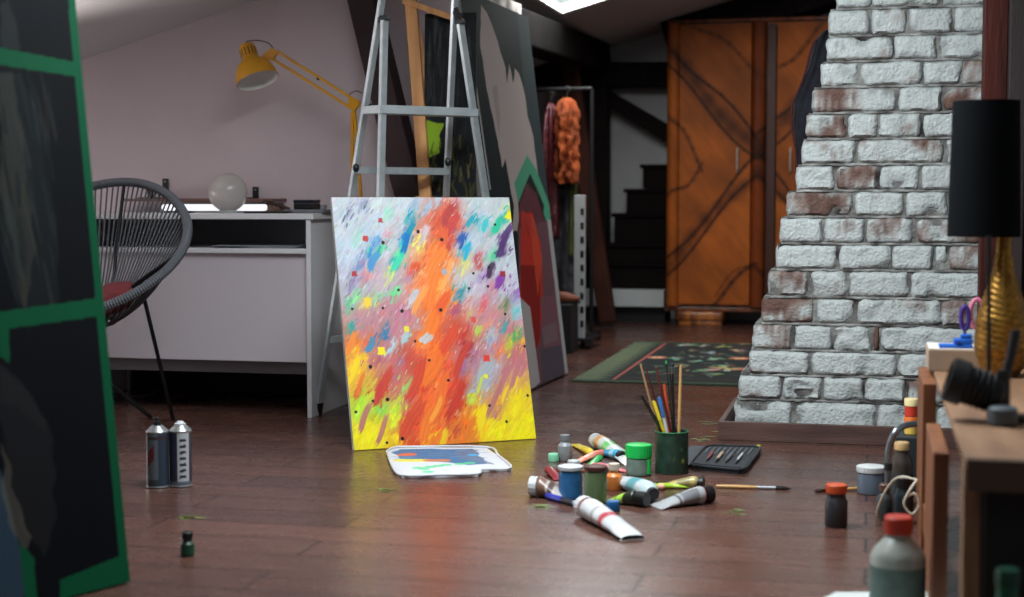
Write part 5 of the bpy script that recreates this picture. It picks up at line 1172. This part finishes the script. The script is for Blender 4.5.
# marker
a, b = G(547, 496, .009), G(584, 506, .009); x = Vector((b.x - a.x, b.y - a.y, 0)); L = x.length; x.normalize(); y = Vector((0, 0, 1)).cross(x); M_ = Matrix((x, y, Vector((0, 0, 1)))).transposed().to_4x4(); M_.translation = Vector((a.x, a.y, 0))
t = thing('marker_pen', 'black marker pen with a blue cap lying in front of the pile', 'marker', M=M_); Mc = Matrix.Translation((0, 0, .0092)) @ Matrix.Rotation(PI / 2, 4, 'Y')
bm = BM(); lathe(bm, [(.007, 0), (.0092, .004), (.0092, L * .42)], 18, Mc); new('cap', bm, pm((40, 52, 160), .35, name='blue_cap'), t)
bm = BM(); lathe(bm, [(.0082, L * .42), (.0082, L * .75)], 18, Mc); new('barrel', bm, pm((36, 40, 52), .4, name='barrel_dark'), t)
bm = BM(); lathe(bm, [(.0083, L * .75), (.0083, L)], 18, Mc); new('end_band', bm, pm((150, 156, 166), .4, name='barrel_grey'), t)
# loose brushes
a, b = G(716, 486, .006), G(791, 488.5, .004)
a.z = .006; brush_in(None, 'loose_paintbrush', 'long paintbrush with silver ferrule lying right of the tubes', a, b, .0052, (206, 158, 100), (176, 178, 184), (34, 26, 26), group=None, fl=.052, bl=.042)
a, b = G(866, 488, .006), G(814, 491, .004)
brush_in(None, 'loose_paintbrush', 'thin paintbrush lying left of the white lidded pot', a, b, .0046, (196, 146, 84), (110, 70, 50), (60, 36, 30), group=None, fl=.028, bl=.022)

# palette tray
pl = [(386, 454), (393, 450.2), (410, 449.2), (486, 449.4), (499, 458), (512, 471), (483, 472.5), (478, 477), (440, 478), (402, 478.5), (392, 470)]
W = [G(*p) for p in pl]; cx = sum(p.x for p in W) / len(W); cy = sum(p.y for p in W) / len(W)
t = thing('palette', 'white plastic palette tray smeared with blue and yellow paint on the floor', 'palette', (cx, cy, 0))
lo2 = [(p.x - cx, p.y - cy) for p in W]
bm = BM(); prism(bm, lo2, .001, .006); new('tray', bm, pm((214, 214, 220), .35, name='white_plastic'), t, smooth=False)
bm = BM(); tube(bm, smoothpath([(x * .985, y * .985, .009) for x, y in lo2] + [(lo2[0][0] * .985, lo2[0][1] * .985, .009)], 4), .0036, 8); new('rim', bm, pm((214, 214, 220), .35, name='white_plastic'), t)
x0, x1 = min(p[0] for p in lo2), max(p[0] for p in lo2); y0, y1 = min(p[1] for p in lo2), max(p[1] for p in lo2)
im = Img(x1 - x0, y1 - y0, 200, 150, (212, 212, 218)); V = lambda px, py: (G(px, py).x - cx - x0, G(px, py).y - cy - y0)
im.poly([V(*p) for p in ((394, 454), (402, 451), (470, 451), (480, 456), (486, 466), (470, 467), (440, 464), (400, 462))], (64, 112, 156), wob=.01)
im.poly([V(*p) for p in ((455, 452), (476, 452), (484, 462), (494, 467), (470, 463), (458, 460))], (110, 116, 140), .8, wob=.01)
for k in range(70):
    px, py = rng.uniform(396, 484), rng.uniform(451, 464); im.stroke(*V(px, py), .02, .006, rng.normal(.2, .3), [(60, 120, 170), (90, 150, 190), (50, 90, 130), (120, 140, 160)][k % 4], .5, h=.001)
im.disc(*V(473, 457), .018, (60, 170, 220)); im.disc(*V(408, 456.5), .028, (222, 108, 80), e=1.1); im.disc(*V(403, 457), .02, (222, 108, 80))
for px in (402, 408, 414, 420, 425): im.disc(*V(px, 462.5), .026, (228, 214, 90))
for px in (430, 436, 444): im.disc(*V(px, 462.5), .022, (206, 124, 84))
for px, py in ((418, 470), (424, 471), (430, 469), (438, 468), (446, 467), (460, 466), (428, 474), (470, 465)): im.disc(*V(px, py), .018, (90, 204, 140), .85)
mk = np.zeros(im.X.shape, bool); pts = [(x * .955 - x0, y * .94 - y0) for x, y in lo2]; j = len(pts) - 1
for i in range(len(pts)):
    xi, yi = pts[i]; xj, yj = pts[j]
    if abs(yj - yi) > 1e-9: mk ^= ((yi > im.Y) != (yj > im.Y)) & (im.X < (xj - xi) * (im.Y - yi) / (yj - yi) + xi)
    j = i
gridmesh('paint_layer', im, vmat(.65), t, mask=mk, xyz=lambda co: np.stack([co[:, 0] + x0, co[:, 1] + y0, co[:, 2] + .0065], -1))

# brush case lying open
c4 = [G(*p) for p in ((706, 449.5), (762, 451), (744, 475), (689, 469.5))]; cc_ = sum(c4, Vector()) / 4
t = thing('brush_case', 'open black zip case of small tools lying behind the brush pot', 'case', (cc_.x, cc_.y, 0))
def rnd_poly(P, k=.16, n=5):
    out = []
    m_ = len(P)
    for i in range(m_):
        a, b, d = P[i - 1], P[i], P[(i + 1) % m_]; p0 = b.lerp(a, k); p1 = b.lerp(d, k)
        for s in range(n + 1):
            f = s / n; out.append(p0.lerp(b, f).lerp(b.lerp(p1, f), f))
    return out
loc = [Vector((p.x - cc_.x, p.y - cc_.y, 0)) for p in c4]; rp = rnd_poly(loc)
bm = BM(); prism(bm, [(p.x, p.y) for p in rp], .0, .012); new('shell', bm, pm((24, 26, 30), .6, name='case_black', bump=.2, bscale=200), t, smooth=False)
bm = BM(); tube(bm, [Vector((p.x, p.y, .014)) for p in rp], .004, 6, True); new('zip', bm, pm((40, 44, 50), .5, name='zip_grey'), t)
bm = BM(); A, B2, C2, D2 = loc
for k in range(9):
    f = .1 + k * .095; a, b = A.lerp(B2, f), D2.lerp(C2, f); p0, p1 = a.lerp(b, .08), a.lerp(b, .38); tube(bm, [p0 + Vector((0, 0, .013)), p1 + Vector((0, 0, .013))], .0032, 6)
new('loops', bm, pm((96, 102, 110), .6, name='elastic'), t)
bm = BM(); a, b = A.lerp(D2, .58), B2.lerp(C2, .58); p2 = [A.lerp(D2, .45), B2.lerp(C2, .45), B2.lerp(C2, .93), A.lerp(D2, .93)]; q = sum(p2, Vector()) / 4; prism(bm, [((p - q).x * .93 + q.x, (p - q).y * .93 + q.y) for p in p2], .012, .0145); new('pocket', bm, pm((40, 44, 50), .7, name='mesh_pocket', var=.4, vscale=60), t, smooth=False)
l2 = [Vector((G(*p).x - cc_.x, G(*p).y - cc_.y, 0)) for p in ((690, 448.5), (706, 449), (689, 469), (676, 468))]
bm = BM(); prism(bm, [(p.x, p.y) for p in rnd_poly(l2)], .0, .010); new('flap', bm, pm((56, 62, 70), .6, name='flap', var=.3), t, smooth=False)
bm = BM(); box(bm, -.006, .006, -.003, .003, .012, .02, .001, Matrix.Translation(B2.lerp(A, .06))); new('zip_pull', bm, pm((190, 196, 40), .5, name='yellow_tag'), t, smooth=False)
for i, (f, w_, col, lab) in enumerate(((.25, .004, (150, 60, 60), 'red handled pencil strapped in the open tool case'), (.42, .005, (206, 176, 150), 'pink eraser pencil strapped in the open tool case'), (.60, .005, (100, 106, 116), 'grey metal sharpener strapped in the open tool case'), (.78, .004, (200, 204, 210), 'pale blending stump strapped in the open tool case'))):
    p0 = A.lerp(B2, f).lerp(D2.lerp(C2, f), .42) + Vector((cc_.x, cc_.y, .0195)); p1 = A.lerp(B2, f).lerp(D2.lerp(C2, f), .82) + Vector((cc_.x, cc_.y, .0195)); M_, L_ = frame(p0, p1)
    t3 = thing('drawing_tool', lab, 'tool', M=M_); bm = BM(); lathe(bm, [(w_ * .9, 0), (w_, L_ * .1), (w_, L_ * .75)], 10); new('shaft', bm, pm(col, .4, name='tool'), t3); bm = BM(); lathe(bm, [(w_, L_ * .75), (w_ * .2, L_)], 10); new('tip', bm, pm((60, 56, 56), .4, name='tooltip'), t3)

# ================================================================== RIGHT SHELF UNIT
SX = Q(931, 357, 3.98).x; SZ = EYE - 157.5 / FPX * 3.98; SY0, SY1 = 2.52, 4.0
OAK = pm((142, 106, 80), .55, name='plywood', var=.2, vscale=3, bump=.08, stretch=(6, 1, 6), dark=(120, 86, 62)); ORW = pm((126, 76, 42), .5, name='orange_ply', var=.3, vscale=3, stretch=(8, 8, 1.2), dark=(108, 60, 36))
t = thing('low_shelf', 'low wooden shelf unit in the right foreground with a plywood top', 'shelf', (0, 0, 0))
bm = BM(); box(bm, SX, SX + .46, SY0, SY1, SZ - .018, SZ, .002); new('top', bm, OAK, t, smooth=False)
xa, xb = Q(921, 400, 3.75).x, SX - .001
bm = BM(); box(bm, xa, xb, 3.62, 4.0, 0, SZ - .012, .002); new('side_board', bm, ORW, t, smooth=False)
bm = BM(); box(bm, xa, xb, 3.0, 3.40, 0, .325, .002); new('side_board', bm, ORW, t, smooth=False)
bm = BM(); box(bm, xa + .004, xb - .004, 3.4002, 3.6198, .05, .11, .002); new('side_rail', bm, ORW, t, smooth=False)
bm = BM(); box(bm, SX + .002, SX + .030, 2.60, 2.65, 0, SZ - .019, .002); new('post', bm, pm((150, 112, 82), .55, name='post_wood2', var=.3, stretch=(8, 8, 1)), t, smooth=False)
bm = BM(); box(bm, SX, SX + .46, SY0 - .012, SY0 - .0005, SZ - .052, SZ - .001, .002); new('front_edge', bm, pm((84, 62, 48), .6, name='edge_wood'), t, smooth=False)
bm = BM(); box(bm, SX + .43, SX + .46, 2.6, 3.98, 0, SZ - .019, .002); new('side_board', bm, ORW, t, smooth=False)
bm = BM(); box(bm, SX + .033, SX + .42, 2.58, 2.95, 0, .35, .008); o = new('black_bin', bm, pm((9, 9, 11), .5, name='bin_black'), smooth=False); tag(o, 'black bin standing under the plywood shelf top', 'bin')
# pale wooden block + clips on it
bx0 = Q(929, 345, 3.8).x; zb0 = SZ
t = thing('wooden_block', 'pale wooden block lying on the far end of the plywood shelf', 'block', (bx0, 3.78, SZ))
bm = BM(); box(bm, -.002, .115, 0, .17, 0, .052, .002); new('block', bm, pm((170, 146, 126), .6, name='beech', var=.12, vscale=4, stretch=(1, 5, 5)), t, smooth=False)
bm = BM(); box(bm, .0, .113, .002, .168, .0522, .0535); new('paper_top', bm, pm((214, 204, 198), .7, name='block_paper'), t, smooth=False)
def ringhandle(name, label, px, py, rx, rz_, Y, col, th=.0055, rot=0.0, cat='scissors'):
    p = Q(px, py, Y); t = thing(name, label, cat, (p.x, Y, SZ + .054))
    zc0 = p.z - SZ - .054; s = Y / FPX
    bm = BM(); pts = [(rx * s * math.sin(a) * math.cos(rot) , rx * s * math.sin(a) * math.sin(rot), zc0 + rz_ * s * math.cos(a)) for a in [2 * PI * i / 24 for i in range(24)]]
    tube(bm, pts, th, 8, True); new('grip', bm, pm(col, .4, name='plastic_grip'), t)
    bm = BM(); box(bm, -.004, .004, -.002, .002, 0.0, max(.002, zc0 - rz_ * s), .001); new('blade', bm, pm((170, 172, 176), .25, .9, name='steel'), t, smooth=False); return t
SY = 3.86
ringhandle('scissors', 'purple handled scissors standing in the blue clip on the block', 965, 318, 3.6, 11, SY, (72, 50, 130))
ringhandle('scissors', 'pink handled scissors behind the purple pair', 977, 314, 6.2, 14, SY + .03, (214, 120, 146))
t = thing('clamp', 'bright blue plastic clamp lying on the pale wooden block', 'clamp', (Q(958, 330, SY - .04).x, SY - .04, SZ + .054))
bm = BM(); box(bm, -.044, .034, -.022, .022, 0, .008, .003); box(bm, -.010, .034, -.018, .018, .0082, .022, .004); box(bm, .006, .032, -.014, .014, .0222, .032, .003); new('jaw', bm, pm((22, 92, 188), .4, name='blue_plastic'), t)
bm = BM(); lathe(bm, [(.005, -.024), (.005, .024)], 12, Matrix.Translation((-.0, 0, .014)) @ Matrix.Rotation(PI / 2, 4, 'X')); new('pin', bm, pm((40, 60, 150), .4, name='blue_dark'), t)

# lamp with black shade and gold base
LYY = 3.72; lx = Q(1003, 300, LYY).x; s = LYY / FPX
t = thing('table_lamp', 'table lamp with black drum shade and glittering gold base', 'lamp', (lx, LYY, SZ))
zz2 = lambda py: EYE + (200 - py) * s - SZ
im = Img(1, 1, 60, 90, (150, 108, 44)); g = fbm(im.X * 60, im.Y * 80); im.a = im.a * (.55 + .8 * g)[..., None]
zb_ = zz2(235)
ctrl = [(0, 15), (.06, 21), (.2, 26), (.4, 24.5), (.6, 17), (.75, 10.5), (.88, 7.5), (1, 7)]
def gold(co):
    f = co[:, 1]; r_ = np.interp(f, [q[0] for q in ctrl], [q[1] for q in ctrl]) * s; th = co[:, 0] * 2 * PI; r_ = r_ * (1 + .02 * np.sin(f * 150 + th * 6))
    return np.stack([r_ * np.cos(th), r_ * np.sin(th), f * zb_ + .001], -1)
gm = gridmesh('base', im, None, t, xyz=gold); gm.data.materials.clear()
GM = bpy.data.materials.new('gold_glitter'); GM.use_nodes = True; bb = GM.node_tree.nodes['Principled BSDF']; va = GM.node_tree.nodes.new('ShaderNodeVertexColor'); va.layer_name = 'Col'; GM.node_tree.links.new(va.outputs[0], bb.inputs['Base Color']); bb.inputs['Metallic'].default_value = .75; bb.inputs['Roughness'].default_value = .38
gm.data.materials.append(GM)
sx = Q(985, 170, LYY).x - lx
Ms = Matrix.Translation((sx * .55, 0, 0)) @ Matrix.Rotation(.0, 4, 'Y')
bm = BM(); r0, r1 = 34 * s, 31 * s; za, zb2 = zz2(235), zz2(106)
lathe(bm, [(r0, za), (r1, zb2), (r1 - .002, zb2), (r0 - .002, za)], 48, Matrix.Translation((sx, 0, 0)), cap=False)
shd = new('lamp_shade', bm, pm((6, 8, 12), .9, name='black_shade', spec=.1, bump=.1, bscale=300), t)
bm = BM(); lathe(bm, [(r0 - .0025, za + .002), (r1 - .0025, zb2 - .002)], 48, Matrix.Translation((sx, 0, 0)), cap=False); new('lining', bm, pm((190, 140, 50), .4, .6, name='gold_lining'), shd)
bm = BM(); tube(bm, [(0, 0, zb_), (sx * .5, 0, zb_ + .05), (sx, 0, zb2 - .02)], .004, 8); 
for k in range(3): tube(bm, [(sx, 0, zb2 - .02), (sx + (r1 - .003) * math.cos(k * 2.1), (r1 - .003) * math.sin(k * 2.1), zb2 - .012)], .002, 6)
new('stem', bm, pm((60, 50, 40), .4, .7, name='stem_metal'), t)
# black spot lamp on clamp stand
HY = 2.95; s2 = HY / FPX
t = thing('clamp_spotlight', 'black spotlight on a thin stand clamped to the plywood shelf', 'spotlight', (Q(991, 400, HY).x + .03, HY, SZ))
ox = Q(991, 400, HY).x + .03
def LQ(px, py, Y=HY): p = Q(px, py, Y); return Vector((p.x - ox, Y - HY, p.z - SZ))
hd = LQ(972, 392); hd.z = max(hd.z, .062)
bm = BM(); Mh = Matrix.Translation(hd) @ Matrix.Rotation(-1.25, 4, 'Y') @ Matrix.Translation((0, 0, -.04))
lathe(bm, [(.012, -.02), (.03, -.012), (.034, 0), (.036, .05), (.042, .055), (.042, .085), (.038, .086), (.034, .06)], 30, Mh); new('head', bm, pm((8, 10, 13), .6, name='spot_black'), t)
bm = BM()
for k in range(4): lathe(bm, [(.034, .006 + k * .011), (.039, .008 + k * .011), (.034, .010 + k * .011)], 30, Mh, cap=False)
new('cooling_fins', bm, BLACKM, t)
bm = BM(); tube(bm, smoothpath([hd + Vector((.02, 0, 0)), LQ(1000, 388), LQ(1010, 360), LQ(1016, 330), LQ(1010, 345)][:4], 5), .009, 8); tube(bm, [LQ(1003, 418), LQ(1004, 370)], .012, 8); new('arm', bm, pm((18, 22, 26), .5, name='arm_black'), t)
bm = BM(); box(bm, -.02, .035, -.03, .03, 0, .012, .003); tube(bm, [(.008, 0, .01), LQ(1003, 418)], .012, 8); new('clamp_base', bm, BLACKM, t, smooth=False)
bm = BM(); p0, p1 = LQ(991, 372), LQ(990, 236); tube(bm, [Vector((p0.x, .03, 0.001)), Vector((p1.x, .03, p1.z))], .0042, 8); new('rod', bm, BLACKM, t)
bm = BM(); lathe(bm, [(.02, 0), (.026, .004), (.026, .03), (.02, .034)], 24, Matrix.Translation((LQ(1000, 415).x, -.06, .001))); new('knob', bm, pm((70, 78, 84), .5, name='grey_plastic'), t)
# bottles between chimney and shelf
def bottle(name, label, px, yb, yt, Y, rpx, col, capc, capf=.2, neck=.6, cat='bottle', z0=None, lab=None):
    s = Y / FPX; r = rpx * s; x = Q(px, 200, Y).x; zb = EYE + (200 - yb) * s if z0 is None else z0; h = EYE + (200 - yt) * s - zb
    t = thing(name, label, cat, (x, Y, zb)); hb = h * (1 - capf)
    bm = BM(); lathe(bm, [(r * .9, 0), (r, .004), (r, hb * .72), (r * .9, hb * .82), (r * neck, hb * .93), (r * neck, hb)], 26); new('body', bm, pm(col, .35, name='bottle_body', var=.1), t)
    bm = BM(); lathe(bm, [(r * neck * 1.12, hb + .0003), (r * neck * 1.12, h * .98), (r * neck, h)], 26); new('cap', bm, pm(capc, .4, name='bottle_cap'), t)
    if lab:
        bm = BM(); lathe(bm, [(r * 1.01, hb * lab[0]), (r * 1.01, hb * lab[1])], 26, cap=False); new('paper_label', bm, pm(lab[2], .6, name='label2', var=.3, vscale=60), t)
    return t
bottle('brown_bottle', 'dark bottle with a tan cap standing between chimney and shelf', 906, 500, 436, 4.15, 11, (66, 56, 50), (196, 158, 110), .12, .6, z0=0, lab=(.2, .6, (50, 54, 56)))
bottle('teal_bottle', 'dark teal bottle standing close to the wooden shelf side', 908, 515, 470, 3.92, 10, (26, 36, 40), (20, 22, 26), .2, .7, z0=0)
bottle('glass_flask', 'small grey flask at the foot of the wooden shelf side', 889, 515, 478, 3.95, 8, (60, 64, 66), (90, 60, 50), .2, .6, z0=0)
zz3 = EYE + (200 - 428) * 4.42 / FPX
o = slab('dark_crate', 'dark teal crate behind the wooden shelf side', 'crate', Q(899, 200, 4.42).x, Q(935, 200, 4.42).x, 4.36, 4.50, 0, zz3, pm((34, 40, 44), .6, name='crate_dark'))
for i, (yb, yt, bc, cc2, lab) in enumerate(((428, 411, (232, 190, 90), (222, 110, 40), 'lower small paint pot, yellow with an orange lid, stacked on the crate'), (411, 393, (206, 60, 46), (236, 214, 160), 'upper small paint pot, red with a pale lid, stacked on the crate'))):
    s = 4.42 / FPX; r = 6.6 * s; h = 17.3 * s
    t = thing('small_paint_pot', lab, 'jar', (Q(915, 200, 4.42).x, 4.42, zz3 + .0004 + i * (h + .0008)))
    bm = BM(); lathe(bm, [(r * .92, 0), (r, .002), (r, h * .6)], 24); new('body', bm, pm(bc, .4, name='pot_body'), t); bm = BM(); lathe(bm, [(r * 1.06, h * .6), (r * 1.06, h * .96), (r, h)], 24); new('lid', bm, pm(cc2, .4, name='pot_lid'), t)
# bent metal pipe and cords
t = thing('metal_pipe', 'bent silver metal pipe leaning between the bottles and the shelf', 'pipe', (0, 0, 0))
Yp = 4.02; pts = [Q(888, 507, Yp), Q(888, 470, Yp), Q(889, 448, Yp), Q(896, 431, Yp), Q(907, 425, Yp + .05), Q(918, 424, Yp + .1)]; pts[0].z = .008
bm = BM(); tube(bm, smoothpath(pts, 6), .0085, 12); new('pipe', bm, pm((150, 160, 168), .28, .85, name='chrome'), t)
bm = BM(); M_, L_ = frame(pts[1], pts[2]); lathe(bm, [(.0105, 0), (.0105, .018)], 14, M_); new('collar', bm, pm((60, 60, 64), .4, .6, name='collar_dark'), t)
bm = BM(); zf = .005
pts = [G(884, 530), G(879, 520), G(884, 505), G(893, 492), G(905, 482), Q(920, 480, 3.93)]
for i, p in enumerate(pts[:-1]): p.z = (.004, .004, .02, .05, .09)[i]
pts = [Q(884, 529, 3.9), Q(877, 515, 3.88), Q(882, 498, 3.86), Q(892, 482, 3.84), Q(902, 477, 3.82), Q(917, 480, 3.8)]
tube(bm, smoothpath(pts, 6), .003, 8); tube(bm, smoothpath([Q(917, 480, 3.8), Q(910, 490, 3.78), Q(904, 504, 3.78), Q(912, 514, 3.78), Q(919, 505, 3.78), Q(915, 494, 3.78), Q(906, 497, 3.78)], 6), .003, 8)
o = new('looped_cable', bm, pm((200, 188, 170), .6, name='cord_cream')); tag(o, 'cream cord looping down beside the wooden shelf side', 'cable')
# foreground bits
p = [G(818, 600), G(836, 591.5), G(930, 591), G(962, 603)]; p += [G(975, 640), G(805, 640)]
cc_ = sum(p, Vector()) / 6; bm = BM(); prism(bm, [(q.x - cc_.x, q.y - cc_.y) for q in p], .0005, .004)
o = new('white_board', bm, pm((196, 200, 198), .6, name='white_card'), smooth=False); o.location = (cc_.x, cc_.y, 0); tag(o, 'white card lying on the floor at the bottom right edge', 'card')
o.location.y -= .02
bottle('green_bottle', 'dark green bottle standing before the black bin at the right edge', 1016, 700, 556, 2.42, 15, (14, 84, 60), (12, 60, 46), .1, .7, z0=0)

# paint splatters on the floor
bm = BM()
rs = random.Random(3)
for (px, py, n, sp, ) in ((726, 430, 14, 22), (712, 424, 8, 14), (385, 490, 6, 10), (735, 512, 7, 12), (186, 518, 4, 6), (545, 508, 5, 9), (700, 438, 7, 12)):
    for k in range(n):
        g = G(px + rs.gauss(0, sp * .5), py + rs.gauss(0, sp * .14)); r_ = rs.uniform(.003, .012); m_ = 10; ph = rs.random() * 6
        st = rs.uniform(1, 3.2); vsx = [bm.verts.new((g.x + r_ * st * math.cos(a) * (1 + .3 * math.sin(3 * a + ph)), g.y + r_ * math.sin(a) * (1 + .3 * math.sin(2 * a + ph)), .0009)) for a in [2 * PI * i / m_ for i in range(m_)]]
        bm.faces.new(vsx)
o = new('paint_splatters', bm, pm((112, 116, 58), .5, name='dried_paint', var=.4, vscale=8, dark=(84, 104, 60)), smooth=False); tag(o, 'dried yellow-green paint spots on the floorboards', 'paint spots', kind='stuff')

# ================================================================== WORLD, CAMERA
w = bpy.data.worlds.new('World'); SC.world = w; w.use_nodes = True
bg = w.node_tree.nodes['Background']; bg.inputs[0].default_value = (.86, .93, 1, 1); bg.inputs[1].default_value = 1.0
cd = bpy.data.cameras.new('Camera'); co = bpy.data.objects.new('Camera', cd); COL.objects.link(co)
Mc = Matrix((cR, cU, -cF)).transposed().to_4x4(); Mc.translation = cC; co.matrix_world = Mc
cd.sensor_width = 36; cd.lens = FPX / 1024 * 36; cd.clip_start = .05
cd.dof.use_dof = True; cd.dof.focus_distance = 5.05; cd.dof.aperture_fstop = 2.6
SC.camera = co
SC.view_settings.view_transform = 'Standard'; SC.view_settings.look = 'None'; SC.view_settings.gamma = 1; SC.view_settings.use_curve_mapping = False
SC.view_settings.exposure = -0.1
SC.cycles.max_bounces = 6; SC.cycles.use_denoising = True
